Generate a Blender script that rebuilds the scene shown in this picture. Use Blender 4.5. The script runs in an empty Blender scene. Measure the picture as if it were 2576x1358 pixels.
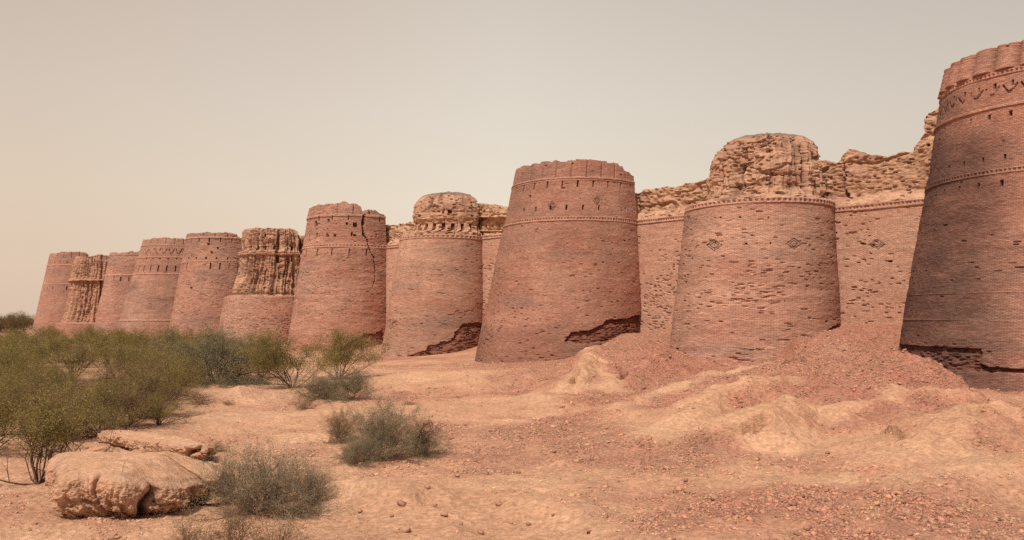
import bpy, math, random
import numpy as np
random.seed(7); RNG = np.random.default_rng(11)
sc = bpy.context.scene
COL = sc.collection
# ------------------------------------------------------------------ frame
F = 2060.0; CX = 1287.5; HY = 798.0; ZC = 6.5          # focal length / horizon in units of the 2575 px wide view
TH = math.radians(42.5); DP = 88.0
DV = np.array([-math.sin(TH), math.cos(TH)]); NO = np.array([-math.cos(TH), -math.sin(TH)])
def W2(s, t): return (-NO[0]*DP + s*DV[0] + t*NO[0], -NO[1]*DP + s*DV[1] + t*NO[1])
def proj(X, Y, Z):
    Ys = np.maximum(Y, 1.0)
    return CX + F*X/Ys, HY - F*(Z-ZC)/Ys
def st_of(X, Y):
    return X*DV[0]+Y*DV[1], DP + X*NO[0] + Y*NO[1]
def sstep(a, b, x):
    t = np.clip((x-a)/(b-a), 0, 1); return t*t*(3-2*t)
# ------------------------------------------------------------------ noise
def h3(ix, iy, iz, seed):
    n = (ix.astype(np.int64)*374761393 + iy.astype(np.int64)*668265263 + iz.astype(np.int64)*1274126177 + seed*974634777) & 0xffffffff
    n = ((n ^ (n >> 13))*1274126177) & 0xffffffff
    n = ((n ^ (n >> 15))*2246822519) & 0xffffffff
    return ((n ^ (n >> 16)) & 0xffffff)/float(0xffffff)
def vn(x, y, z, seed=0):
    x, y, z = np.broadcast_arrays(np.asarray(x, float), np.asarray(y, float), np.asarray(z, float))
    fx, fy, fz = np.floor(x), np.floor(y), np.floor(z)
    ux, uy, uz = x-fx, y-fy, z-fz
    ux, uy, uz = ux*ux*(3-2*ux), uy*uy*(3-2*uy), uz*uz*(3-2*uz)
    r = 0
    for a in (0, 1):
        for b in (0, 1):
            for c in (0, 1):
                w = (ux if a else 1-ux)*(uy if b else 1-uy)*(uz if c else 1-uz)
                r = r + w*h3(fx+a, fy+b, fz+c, seed)
    return r*2-1
def vn2(x, y, seed=0):
    x, y = np.broadcast_arrays(np.asarray(x, float), np.asarray(y, float))
    fx, fy = np.floor(x), np.floor(y); ux, uy = x-fx, y-fy
    ux, uy = ux*ux*(3-2*ux), uy*uy*(3-2*uy); z = np.zeros_like(fx)
    return 2*((1-ux)*(1-uy)*h3(fx, fy, z, seed)+ux*(1-uy)*h3(fx+1, fy, z, seed)+(1-ux)*uy*h3(fx, fy+1, z, seed)+ux*uy*h3(fx+1, fy+1, z, seed))-1
def fbm2(x, y, o=4, seed=0, g=.5):
    r = 0; a = 1; t = 0
    for i in range(o):
        r = r + a*vn2(x*2**i+17.3*i, y*2**i-9.1*i, seed+i); t += a; a *= g
    return r/t
def fbm3(x, y, z, o=4, seed=0, g=.5):
    r = 0; a = 1; t = 0
    for i in range(o):
        r = r + a*vn(x*2**i+17.3*i, y*2**i-9.1*i, z*2**i+3.7*i, seed+i); t += a; a *= g
    return r/t
def inpoly(px, py, poly):
    ins = np.zeros(px.shape, bool); n = len(poly)
    for i in range(n):
        x0, y0 = poly[i]; x1, y1 = poly[(i+1) % n]
        if y0 == y1: continue
        c = ((y0 > py) != (y1 > py)) & (px < (x1-x0)*(py-y0)/(y1-y0)+x0)
        ins ^= c
    return ins
def topedge(poly, x):
    y = np.full(x.shape, 1e6); n = len(poly)
    for i in range(n):
        x0, y0 = poly[i]; x1, y1 = poly[(i+1) % n]
        if x0 == x1: continue
        t = (x-x0)/(x1-x0); yy = y0+t*(y1-y0); y = np.where((t >= 0) & (t <= 1), np.minimum(y, yy), y)
    return y
def polydist(px, py, pts):
    d = np.full(px.shape, 1e9); par = np.zeros(px.shape)
    n = len(pts)-1
    for i in range(n):
        x0, y0 = pts[i][:2]; x1, y1 = pts[i+1][:2]
        dx, dy = x1-x0, y1-y0; L = dx*dx+dy*dy
        t = np.clip(((px-x0)*dx+(py-y0)*dy)/L, 0, 1)
        q = np.hypot(px-x0-t*dx, py-y0-t*dy)
        m = q < d; d = np.where(m, q, d); par = np.where(m, (i+t)/n, par)
    return d, par
# ------------------------------------------------------------------ materials
class NT:
    def __init__(s, name):
        s.m = bpy.data.materials.new(name); s.m.use_nodes = True; s.n = s.m.node_tree.nodes; s.l = s.m.node_tree.links
        s.n.clear(); s.out = s.n.new('ShaderNodeOutputMaterial'); s.b = s.n.new('ShaderNodeBsdfPrincipled')
        s.b.inputs['Roughness'].default_value = .95; s.b.inputs['Specular IOR Level'].default_value = .12
        s.l.new(s.b.outputs[0], s.out.inputs[0])
    def node(s, t, **k):
        n = s.n.new(t)
        for a, b in k.items(): setattr(n, a, b)
        return n
    def attr(s, name): return s.node('ShaderNodeAttribute', attribute_name=name)
    def mapping(s, src, scale):
        m = s.node('ShaderNodeMapping'); m.inputs['Scale'].default_value = scale; s.l.new(src, m.inputs[0]); return m.outputs[0]
    def noise(s, src, scale=1, detail=4, rough=.6):
        n = s.node('ShaderNodeTexNoise'); n.inputs['Scale'].default_value = scale; n.inputs['Detail'].default_value = detail
        n.inputs['Roughness'].default_value = rough; s.l.new(src, n.inputs['Vector']); return n.outputs[0]
    def ramp(s, src, a, b, va=0., vb=1.):
        n = s.node('ShaderNodeMapRange'); n.inputs[1].default_value = a; n.inputs[2].default_value = b
        n.inputs[3].default_value = va; n.inputs[4].default_value = vb; s.l.new(src, n.inputs[0]); return n.outputs[0]
    def math(s, op, a, b):
        n = s.node('ShaderNodeMath', operation=op)
        for i, v in enumerate((a, b)):
            if isinstance(v, (int, float)): n.inputs[i].default_value = v
            else: s.l.new(v, n.inputs[i])
        return n.outputs[0]
    def mix(s, f, a, b, bt='MIX'):
        n = s.node('ShaderNodeMix', data_type='RGBA', blend_type=bt)
        for i, v in ((0, f), (6, a), (7, b)):
            if isinstance(v, (int, float)): n.inputs[i].default_value = v
            elif isinstance(v, tuple): n.inputs[i].default_value = (*v, 1)
            else: s.l.new(v, n.inputs[i])
        return n.outputs[2]
    def vmul(s, col, f):
        n = s.node('ShaderNodeVectorMath', operation='SCALE'); s.l.new(col, n.inputs[0])
        if isinstance(f, (int, float)): n.inputs['Scale'].default_value = f
        else: s.l.new(f, n.inputs['Scale'])
        return n.outputs[0]
    def finish(s, col, h=None, dist=.05, strength=1.):
        s.l.new(col, s.b.inputs['Base Color'])
        if h is not None:
            b = s.node('ShaderNodeBump'); b.inputs['Strength'].default_value = strength; b.inputs['Distance'].default_value = dist
            s.l.new(h, b.inputs['Height']); s.l.new(b.outputs[0], s.b.inputs['Normal'])
        return s.m
def mat_brick(name):
    t = NT(name); c = t.attr('acol').outputs[0]; v = t.attr('buv').outputs[1]
    br = t.node('ShaderNodeTexBrick'); t.l.new(v, br.inputs['Vector'])
    br.inputs['Scale'].default_value = 1; br.inputs['Brick Width'].default_value = .34; br.inputs['Row Height'].default_value = .115
    br.inputs['Mortar Size'].default_value = .018; br.inputs['Mortar Smooth'].default_value = .3; br.inputs['Bias'].default_value = 0
    br.inputs['Color1'].default_value = (1.14, 1.12, 1.1, 1); br.inputs['Color2'].default_value = (.88, .84, .83, 1); br.inputs['Mortar'].default_value = (.72, .66, .62, 1)
    col = t.mix(1., c, br.outputs[0], 'MULTIPLY')
    n1 = t.noise(t.mapping(v, (2.6, 9, 1)), 1, 4, .75)       # brick-shaped streaks
    n2 = t.noise(t.mapping(v, (.55, 2.2, 1)), 1, 4, .65)
    n3 = t.noise(t.mapping(v, (.08, .12, 1)), 1, 3, .6)
    col = t.vmul(col, t.ramp(n1, .34, .66, .68, 1.28))
    col = t.vmul(col, t.ramp(n2, .3, .7, .84, 1.15))
    col = t.mix(t.ramp(n3, .42, .62, 0, .4), col, t.mix(1., col, (1.0, .88, .86), 'MULTIPLY'))
    h = t.math('ADD', t.math('MULTIPLY', n1, .9), t.math('MULTIPLY', br.outputs[1], -.35))
    return t.finish(col, h, .12, .8)
def mat_mud(name, s=1.):
    t = NT(name); c = t.attr('acol').outputs[0]; v = t.attr('buv').outputs[1]
    n1 = t.noise(t.mapping(v, (1.8*s, 4.5*s, 1.8*s)), 1, 5, .7); n2 = t.noise(t.mapping(v, (.5*s, .9*s, .5*s)), 1, 4, .6)
    n3 = t.noise(t.mapping(v, (7*s, 9*s, 7*s)), 1, 3, .7)
    col = t.vmul(c, t.ramp(n1, .32, .68, .72, 1.22)); col = t.vmul(col, t.ramp(n2, .3, .7, .85, 1.13))
    h = t.math('ADD', n1, t.math('MULTIPLY', n3, .35))
    return t.finish(col, h, .2/s if s < 2 else .11, .9)
def mat_ground():
    t = NT('ground_soil'); c = t.attr('acol').outputs[0]; rb = t.attr('rub').outputs[2]
    g = t.node('ShaderNodeNewGeometry').outputs[0]
    n1 = t.noise(g, 5, 6, .72); n2 = t.noise(g, .5, 5, .6); n3 = t.noise(g, 1.7, 5, .7)
    vo = t.node('ShaderNodeTexVoronoi'); vo.inputs['Scale'].default_value = 12; vo.inputs['Randomness'].default_value = 1
    w = t.node('ShaderNodeVectorMath', operation='ADD'); nn = t.node('ShaderNodeTexNoise'); nn.inputs['Scale'].default_value = 9; t.l.new(g, nn.inputs['Vector'])
    sc_ = t.vmul(nn.outputs[1], .12); t.l.new(g, w.inputs[0]); t.l.new(sc_, w.inputs[1]); t.l.new(w.outputs[0], vo.inputs['Vector'])
    peb = t.ramp(vo.outputs[0], .05, .55, 1, 0)
    n4 = t.noise(t.mapping(g, (2.2, 5.5, 9)), 1, 5, .75)
    col = t.vmul(c, t.ramp(n1, .33, .67, .68, 1.27)); col = t.vmul(col, t.ramp(n2, .35, .65, .9, 1.1)); col = t.vmul(col, t.ramp(n4, .34, .66, .84, 1.14))
    vc = t.node('ShaderNodeSeparateColor'); t.l.new(vo.outputs[1], vc.inputs[0])
    var = t.ramp(vc.outputs[0], 0, 1, .75, 1.24)
    pm = t.math('MULTIPLY', t.math('MULTIPLY', rb, t.ramp(n3, .36, .56)), .9)
    col = t.mix(pm, col, t.vmul(t.mix(1., col, (1.0, .86, .86), 'MULTIPLY'), var))
    h = t.math('ADD', t.math('MULTIPLY', n1, .45), t.math('MULTIPLY', peb, t.math('MULTIPLY', rb, .22)))
    h = t.math('ADD', t.math('ADD', h, t.math('MULTIPLY', n4, .35)), t.math('MULTIPLY', n3, .5))
    return t.finish(col, h, .22, 1.)
def mat_plain(name, col, var=.25, rough=.9, trans=None, sc_=9):
    t = NT(name); t.b.inputs['Roughness'].default_value = rough
    ob = t.node('ShaderNodeNewGeometry')
    n = t.noise(ob.outputs[0], sc_, 2, .6)
    r = ob.outputs[8] if len(ob.outputs) > 8 else n     # random per island
    c = t.mix(1., t.mix(0., col, col), col) if False else None
    rgb = t.node('ShaderNodeRGB'); rgb.outputs[0].default_value = (*col, 1)
    cc = t.vmul(rgb.outputs[0], t.ramp(n, .3, .7, 1-var, 1+var)); cc = t.vmul(cc, t.ramp(r, 0, 1, 1-var, 1+var))
    t.l.new(cc, t.b.inputs['Base Color'])
    if trans:
        tr = t.node('ShaderNodeBsdfTranslucent'); t.l.new(cc, tr.inputs[0]); mx = t.node('ShaderNodeMixShader'); mx.inputs[0].default_value = trans
        t.l.new(t.b.outputs[0], mx.inputs[1]); t.l.new(tr.outputs[0], mx.inputs[2]); t.l.new(mx.outputs[0], t.out.inputs[0])
    return t.m
BRICK = mat_brick('weathered_brick'); MUD = mat_mud('eroded_mud_brick'); MUDN = mat_mud('mud_block_clay', 3.4)
GROUND = mat_ground()
# linear albedos
C_BR = np.array([.565, .334, .252]); C_BR2 = np.array([.515, .285, .214]); C_RED = np.array([.47, .215, .155]); C_GREY = np.array([.26, .175, .145])
C_MUD = np.array([.56, .335, .225]); C_MUD2 = np.array([.46, .25, .175]); C_CORE = np.array([.21, .08, .06]); C_CRUST = np.array([.29, .18, .13])
C_SAND = np.array([.64, .375, .235]); C_SAND2 = np.array([.575, .318, .196]); C_RUB = np.array([.475, .255, .172]); C_PINK = np.array([.48, .232, .163])
# ------------------------------------------------------------------ objects
def link(o, parent=None):
    COL.objects.link(o)
    if parent: o.parent = parent
    return o
def tag(o, label=None, cat=None, group=None, kind=None):
    if label: o['label'] = label
    if cat: o['category'] = cat
    if group: o['group'] = group
    if kind: o['kind'] = kind
    return o
def empty(name, loc, label, cat, group=None):
    o = bpy.data.objects.new(name, None); o.location = loc; o.empty_display_size = .5; link(o); return tag(o, label, cat, group)
def mesh_obj(name, V, Q, mat, parent=None, attrs=None, origin=(0, 0, 0), smooth=False, k=4):
    me = bpy.data.meshes.new(name); V = np.asarray(V, np.float32)-np.asarray(origin, np.float32); Q = np.asarray(Q, np.int32)
    me.vertices.add(len(V)); me.vertices.foreach_set('co', V.ravel())
    me.loops.add(Q.size); me.loops.foreach_set('vertex_index', Q.ravel())
    me.polygons.add(len(Q)); me.polygons.foreach_set('loop_start', np.arange(0, Q.size, k, dtype=np.int32))
    me.polygons.foreach_set('loop_total', np.full(len(Q), k, np.int32))
    if smooth: me.polygons.foreach_set('use_smooth', np.ones(len(Q), bool))
    me.update(calc_edges=True)
    for n, a in (attrs or {}).items():
        a = np.asarray(a, np.float32)
        if a.ndim == 1: me.attributes.new(n, 'FLOAT', 'POINT').data.foreach_set('value', a)
        elif n == 'acol':
            c = np.ones((len(a), 4), np.float32); c[:, :3] = a; me.attributes.new(n, 'FLOAT_COLOR', 'POINT').data.foreach_set('color', c.ravel())
        else: me.attributes.new(n, 'FLOAT_VECTOR', 'POINT').data.foreach_set('vector', a.ravel())
    me.materials.append(mat); o = bpy.data.objects.new(name, me); o.location = origin if parent is None else (0, 0, 0)
    if parent is not None and origin != (0, 0, 0): o.location = (0, 0, 0)
    return link(o, parent)
def split_grid(P, fid, names, mats, root, acol, buv, labels=None):
    """P (nv,nu,3); fid (nv-1,nu-1) part id per face; one mesh per id, children of root"""
    nv, nu = P.shape[:2]; idx = np.arange(nv*nu).reshape(nv, nu)
    Q = np.stack([idx[:-1, :-1], idx[:-1, 1:], idx[1:, 1:], idx[1:, :-1]], -1)
    V = P.reshape(-1, 3)-np.array(root.location); A = acol.reshape(-1, 3); B = buv.reshape(-1, 3)
    for i in np.unique(fid):
        if i < 0: continue
        q = Q[fid == i]
        u, inv = np.unique(q, return_inverse=True)
        o = mesh_obj(names[i], V[u], inv.reshape(-1, 4), mats[i], root, {'acol': A[u], 'buv': B[u]})
        if labels and i in labels: o['label'] = labels[i]
# ------------------------------------------------------------------ towers
def wall_s(x, t):
    """s of the wall-plane point (outward offset t) seen at view column x"""
    a = math.atan((x-CX)/F); rho = (DP-t)/math.sin(a+TH); return rho*math.sin(a)*DV[0]+rho*math.cos(a)*DV[1]
def left_px(s, t, r):
    X, Y = W2(s, t); a = math.atan2(X, Y)-math.asin(min(.99, r/math.hypot(X, Y))); return CX+F*math.tan(a)
def solve_r(s, tt, rt, xl, k=1.):
    lo, hi = 2., 40.
    for _ in range(50):
        m = (lo+hi)/2
        if left_px(s, tt+k*max(m-rt, 0.), m) > xl: lo = m
        else: hi = m
    return (lo+hi)/2
TOW = {}
def tower_frame(key, xl, xr, sil, xrb=None, ttop=1.5, ktop=None):
    """xl/xr: left outline and junction with the wall at the top; xrb: junction with the wall at the foot"""
    sR = wall_s(xr, 0.); lo, hi = ttop+.01, 40.
    for _ in range(60):
        m = (lo+hi)/2
        if left_px(sR+math.sqrt(m*m-ttop*ttop), ttop, m) > xl: lo = m
        else: hi = m
    rt = (lo+hi)/2; s = sR+math.sqrt(rt*rt-ttop*ttop); Xc, Yc = W2(s, ttop); k = ktop or .8
    if xrb:
        best = 1e9; xb = min(sil, key=lambda p: -p[1])[0]; sb = wall_s(xrb, .8)
        for kk in np.linspace(.2, 1.1, 91):
            r = solve_r(s, ttop, rt, xb, kk); t = ttop+kk*max(r-rt, 0.); q = r*r-(t-.8)**2
            if q > 0 and abs(s-math.sqrt(q)-sb) < best: best = abs(s-math.sqrt(q)-sb); k = kk
    prof = []
    for (x, y) in sil:
        r = solve_r(s, ttop, rt, x, k); X, Y = W2(s, ttop+k*max(r-rt, 0.)); prof.append((ZC+(HY-y)*Y/F, r))
    prof.sort(); TOW[key] = dict(s=s, rt=rt, tt=ttop, k=k, zs=[p[0] for p in prof], rs=[p[1] for p in prof], X=Xc, Y=Yc); print(key, 'r', round(rt, 1), 'k', round(k, 2), 's', round(s, 1)); return TOW[key]
tower_frame('A', 125, 222, [(125, 640), (80, 832)])
tower_frame('B', 183, 286, [(190, 648), (183, 660), (181, 680), (177, 700), (171, 708), (176, 716), (174, 735), (166, 770), (156, 800), (152, 811), (136, 813), (128, 840)])
tower_frame('C', 277, 386, [(277, 636), (240, 806)])
tower_frame('D', 360, 484, [(360, 605), (297, 815)])
tower_frame('E', 470, 607, [(470, 590), (425, 822)])
tower_frame('F', 608, 753, [(618, 577), (609, 585), (606, 605), (608, 625), (606, 634), (597, 639), (601, 648), (600, 672), (594, 700), (583, 725), (580, 738), (584, 744), (565, 747), (542, 860)])
tower_frame('G', 778, 967, [(778, 524), (722, 862)], 952)
tower_frame('H', 1036, 1205, [(1110, 487.5), (1090, 489), (1070, 493), (1056, 500), (1046, 508), (1038, 524), (1036, 548), (1041, 570), (1035, 586), (1008, 592), (958, 888)], 1192)
tower_frame('I', 1300, 1590, [(1300, 418), (1190, 922)], 1611)
tower_frame('J', 1787, 2067, [(1915, 343.5), (1890, 344.5), (1848, 350), (1830, 357), (1814, 368), (1798, 386), (1790, 405), (1785, 430), (1781, 462), (1776, 490), (1768, 508), (1726, 517), (1678, 905)], 2118)
tower_frame('K', 2380, 2950, [(2380, 165), (2362, 235), (2325, 480), (2262, 865)])
def slot_rows(vid, cnt, phi, z, rows, r0, ids):
    """rows: (z centre, height, count round the circle, phase, width m)"""
    for (zc, hh, n, ph, wd) in rows:
        step = 2*math.pi/n; k = np.round((phi-ph)/step)
        m = (np.abs(phi-ph-k*step)*r0 < wd/2) & (np.abs(z-zc) < hh/2)
        for kk in np.unique(k[m]):
            if h3(np.array([kk]), np.array([round(zc*10)]), np.array([cnt[0]]), 5)[0] < .1: continue
            vid[m & (k == kk)] = ids[0]; ids[0] += 1
def make_tower(key, name, label, cat, style, rows=(), bands=(), grooves=None, holes=(), top=None, du=.16, dz=.1, group=None,
               pit=.03, pitz=None, breach=(), crack=None, diamonds=(), tint=0., colf=None, core=None, chevron=None, scallop=None, plain_bands=(), stain_shade=None, seed=1, rough=1., crust=False, ztop=None, far=0., flute=0., pock=1.):
    T = TOW[key]; s, rt, tt = T['s'], T['rt'], T['tt']; Xc, Yc = T['X'], T['Y']
    if ztop is None: ztop = T['zs'][-1]
    zs, rs = np.array(T['zs']), np.array(T['rs'])
    cam = np.array([-Xc, -Yc])/math.hypot(Xc, Yc); pc = math.atan2(cam@DV, cam@NO)
    n1 = int(math.radians(196)*rs[0]/du); vis = np.linspace(pc-math.radians(98), pc+math.radians(98), n1)
    back = np.linspace(pc+math.radians(98), pc+math.radians(262), 30)[1:]
    phi1 = np.concatenate([vis, back]); zt1 = np.arange(-1.0, ztop+.01, dz)
    phi, z = np.meshgrid(phi1, zt1)
    sl = (rs[1]-rs[0])/(zs[1]-zs[0]); r = np.interp(z, zs, rs); r = np.where(z < zs[0], rs[0]+sl*(z-zs[0]), r)
    r0 = float(np.mean(rs)); u = phi*r0
    def place(r, z, phi):
        t = tt+T['k']*np.maximum(r0c(z)-rt, 0); c, sn = np.cos(phi), np.sin(phi)
        tt_ = np.maximum(t + r*c, -.12); ss = s + r*sn
        X, Y = W2(ss, tt_); return X, Y, z
    r_c = r[:, :1].copy(); r0c = lambda zz: np.interp(zz, zt1, r_c[:, 0])
    X, Y, _ = place(r, z, phi); px, py = proj(X, Y, z)
    d = np.zeros_like(r); vid = np.zeros(r.shape, int); col = np.zeros(r.shape+(3,))
    # where the exposed mud core begins
    mud = np.zeros_like(r)
    if core is not None: mud = (z > core).astype(float)
    # --- colour
    nz = fbm2(u*.12+seed*7, z*.18, 4, seed+20); ny = fbm2(u*.35, z*.9+seed, 4, seed+30)
    cb = C_BR*(1+.0*nz[..., None]); cb = cb + (C_BR2-C_BR)*np.clip(.5+1.9*nz, 0, 1)[..., None]
    cb = cb*(1+.16*fbm2(u*.05+3, z*.35+seed, 4, seed+31)+.10*fbm2(u*.9, z*.07, 3, seed+32)+.10*fbm2(u*.6, z*1.6, 3, seed+33))[..., None]
    cr = np.clip(-1.1*ny-.25+.5*fbm2(u*.07, z*.1+4, 2, seed+77), 0, .5)[..., None]; cb = cb*(1-cr)+C_RED*cr
    gb = np.clip(1.7*fbm2(u*.1+5, z*.35+seed*3, 4, seed+40)-.2, 0, .6)[..., None]; cb = cb*(1-gb)+C_GREY*1.35*gb
    cm = C_MUD + (C_MUD2-C_MUD)*np.clip(.35+1.5*fbm2(u*.4, z*.5, 4, seed+50), 0, 1)[..., None]
    col = cb*(1-mud[..., None]) + cm*mud[..., None]
    # --- relief of brickwork: missing bricks as real pockets
    rh = max(.10, dz*1.01); row = np.floor(z/rh); off = h3(row, row*0, row*0, seed+3); cw = .2+.34*h3(row, row*0, row*0+9, seed+3); cell = np.floor((u+off*2)/cw)
    hh = h3(cell, row, row*0, seed+9); dens = pit*(1+0*z)
    if pitz is not None: dens = np.interp(z, [a for a, b in pitz], [b for a, b in pitz])
    dens = dens*np.clip(.6+2.2*fbm2(u*.3, z*.7+3, 3, seed+60), .05, 3)
    pits = (hh < dens*.62)*(1-mud)
    d -= pits*(.10+.14*h3(cell, row, row*0+1, seed+8))
    d += (1-mud)*(.16*fbm2(u*.16, z*.2, 3, seed+69)+.05*rough*fbm2(u*.5, z*1.5, 3, seed+70)+.035*rough*(h3(cell, row, row*0+2, seed+8)-.5))
    # --- eroded mud relief
    if core is not None or style == 'mud':
        if style == 'mud' and core is None: mud[:] = 1; col = cm
        wx = .6*fbm2(u*.5, z*.5, 3, seed+81)
        fl = fbm2(u*.9+wx, z*.12, 4, seed+82); la = fbm2(u*.22, z*1.1+wx*.5, 4, seed+83, .6); cr_ = fbm3(u*1.3, z*1.9, 0*u, 5, seed+84, .6)
        ck = np.clip(1-np.abs(fbm2(u*.42+wx*.5, z*.05, 3, seed+85))*11, 0, 1)
        led = np.clip(1-np.abs(fbm2(u*.1, z*.55+wx*.3, 3, seed+86))*9, 0, 1)
        bw = np.floor(z/.16); bo = h3(bw, bw*0, bw*0, seed+88); bc = np.floor((u+bo)/.42); blk = h3(bc, bw, bw*0, seed+89)
        fl2 = -np.abs(fbm2(u*1.15+wx*.7, z*.07, 3, seed+99)); vz = sstep(-.2, .35, fbm2(u*.12, z*.18, 2, seed+100)+flute)
        pk_ = -1.0*(blk < (.04+.14*np.clip(fbm2(u*.4, z*.5, 3, seed+101), 0, 1))*pock)*.26
        dm = rough*(.20*fl+.26*la*(1-.55*np.clip(vz*(flute > 0), 0, 1))+.30*cr_+(.30+1.3*vz)*fl2-.6*ck*np.clip(.3+fbm2(u*.3, z*.2, 2, seed+87)*2, 0, 1)-.28*led*(1-.6*(flute > 0)))+.09*(blk-.5)+pk_
        d += mud*dm; col = col*(1-mud[..., None]*.42*np.clip(-dm*1.1-.12, 0, 1)[..., None])  # crevices of the mud core painted darker, like occlusion shade
    # --- bands (string courses with dentils)
    fidv = np.zeros(r.shape, int); NB = {}
    names = ['brick_shaft']; mats = [BRICK]; labels = {}
    def newpart(nm, m):
        names.append(nm); mats.append(m); return len(names)-1
    if style == 'mud' and core is None: names[0] = 'eroded_core'; mats[0] = MUD
    if core is not None:
        i = newpart('eroded_core', MUD); fidv[z > core] = i
    for (zb, hb, pr, per) in bands:
        m = (np.abs(z-zb) < hb/2); i = newpart('string_course', BRICK)
        fidv[m] = i; f = (z-zb)/(hb/2)
        n = max(8, round(2*math.pi*r0/per)); saw = (np.mod(phi*n/(2*math.pi), 1) < .5)
        dd = np.where(np.abs(f) > .45, pr, np.where(saw, pr*.9, -.06)); d = np.where(m, d*.3+dd, d)
        col = np.where(m[..., None], col*.0+C_BR*1.05, col)
    for (zb, hb, pr) in plain_bands:
        m = (np.abs(z-zb) < hb/2); i = newpart('string_course', BRICK); fidv[m] = i; d = np.where(m, d*.5+pr, d)
        col = np.where(m[..., None], C_BR*1.1, col)
    if grooves:                                                  # parapet of merlons merged by grooves
        zg, n, ph, gw, gd = grooves; i = newpart('parapet', BRICK); m = (z > zg); fidv[m] = i
        step = 2*math.pi/n; a = np.abs(phi-ph-np.round((phi-ph)/step)*step)*r0
        d = np.where(m & (a < gw/2), d-gd, d)
        if scallop: d = np.where(m, d + scallop*(np.sqrt(np.clip(1-(np.abs(a-step*r0/2)/(step*r0/2))**2, 0, 1))-.5), d)
    if chevron:
        zc, amp, n, th = chevron; i = newpart('chevron_frieze', BRICK); a = np.mod(phi*n/(2*math.pi), 1); tri = np.abs(a*2-1)*2-1
        tri = np.round(tri*5)/5; m = (np.abs(z-(zc+amp*tri)) < th) & (tri < .72) & (tri > -.93) & (vn2(u*1.4, z*1.4, seed+66) > -.45); reg = np.abs(z-zc) < amp+.5; fidv[reg & (fidv == 0)] = i
        d = np.where(m, d-.3, d); col = np.where((m & reg)[..., None], col*.8, col)
    for (dx, dy, hw, hh_, kind) in diamonds:
        q = np.abs(px-dx)/hw+np.abs(py-dy)/hh_; i = newpart('diamond_motif', BRICK); fidv[q < 1.02] = i
        m = ((q > .82) & (q < 1.0)) | ((q > .42) & (q < .60)) | (q < .14)
        m = m & (vis_mask(phi, pc)); d = np.where(m, d-.10, d); col = np.where(m[..., None], C_GREY*.85, col)
        fidv[(q < 1.02) & ~vis_mask(phi, pc)] = 0
    # --- breaches
    for (poly, dep, cc, *jj) in breach:
        jj = jj[0] if jj else 1.; jx = 7*jj*fbm2(u*.8, z*1.2, 4, seed+91); jy = 4*jj*np.round(fbm2(u*.9, z*.6, 3, seed+92)*2.5)/2.5
        m = inpoly(px+jx, py+jy, poly) & vis_mask(phi, pc)
        rr = fbm2(u*.9, z*2.6, 4, seed+93); dn = py+jy-topedge(poly, px+jx); fade = 1-.8*sstep(2, 30, dn); d = np.where(m, d-dep*fade*(.8+.45*rr)-.2*(hh < .3)-.07*h3(cell, row, row*0+4, seed), d)
        cl = (C_CORE*1.25 + (C_RED*.82-C_CORE*1.25)*np.clip(cc+.15+.9*rr[..., None]+.5*sstep(4, 26, dn)[..., None], 0, 1)); col = np.where(m[..., None], cl, col)  # shadow under the upper edge painted into the core colour, redder below
        i = newpart('collapsed_brickwork', BRICK); fidv[m] = i
    if crack:
        dd, par = polydist(px+2.2*vn2(u*1.7, z*1.7, seed+95), py, crack[0]); w = np.interp(par, [0, .5, 1], crack[1])
        m = (dd < w) & vis_mask(phi, pc); d = np.where(m, d-.9, d); col = np.where(m[..., None], C_CORE, col)
        i = newpart('crack', BRICK); fidv[m] = i
    # --- loopholes
    nb = len(names); ids = [1]
    slot_rows(vid, [seed], phi, z, rows, r0, ids)
    for (hx, hy, hw, hh_) in holes:
        m = (np.abs(px-hx) < hw/2) & (np.abs(py-hy) < hh_/2) & vis_mask(phi, pc)
        if m.any(): vid[m] = ids[0]; ids[0] += 1
    m = vid > 0; d = np.where(m, np.minimum(d, 0)-.55, d); col = np.where(m[..., None], C_CORE*1.1, col)
    for _ in range(ids[0]-1): names.append('loophole'); mats.append(BRICK)
    # --- stain / colour modifiers / painted side shade
    if stain_shade is not None: col = stain_shade(col, px, py, u, z)
    if crust: 
        zz = ztop-z; cf = sstep(1.15, .75, zz+.35*fbm2(u*.8, z, 3, seed+96))[..., None]; col = col*(1-cf)+C_CRUST*cf
    if far: col = col*(1-far)+np.array([.47, .275, .22])*far  # distance haze mixed into the bastion colour
    # --- uneven top edge
    if top is not None:
        tx = np.array([p[0] for p in top], float); ty = np.interp(px[-1], tx, [p[1] for p in top])
        ztp = ZC+(HY-ty)*Y[-1]/F; ztp = np.where(vis_mask(phi[-1], pc, 92), ztp, np.median(ztp[:n1])) if True else ztp
    else: ztp = np.full(phi.shape[1], ztop)
    ztp = ztp+((.08 if scallop else .34)*np.round(2.6*fbm2(u[-1]*.9, u[-1]*0, 4, seed+97))/2 if core is None and style != 'mud' else (.45 if not crust else .0)*fbm2(u[-1]*.7, u[-1]*0, 5, seed+97))-.05
    over = np.maximum(z-ztp[None, :], 0); z2 = np.minimum(z, ztp[None, :]+0*z); d = d-over*1.2
    R = r+d
    X, Y, _ = place(R, z2, phi)
    if style == 'mud' or core is not None:
        zz2 = z2 + mud*.18*fbm3(u*.9, z*1.7, 0*u+5, 3, seed+98)
    else: zz2 = z2
    P = np.stack([X, Y, zz2], -1)
    # top walk: parapet thickness, drop, floor
    rl = R[-1]; zl = zz2[-1]; ex = []
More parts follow.
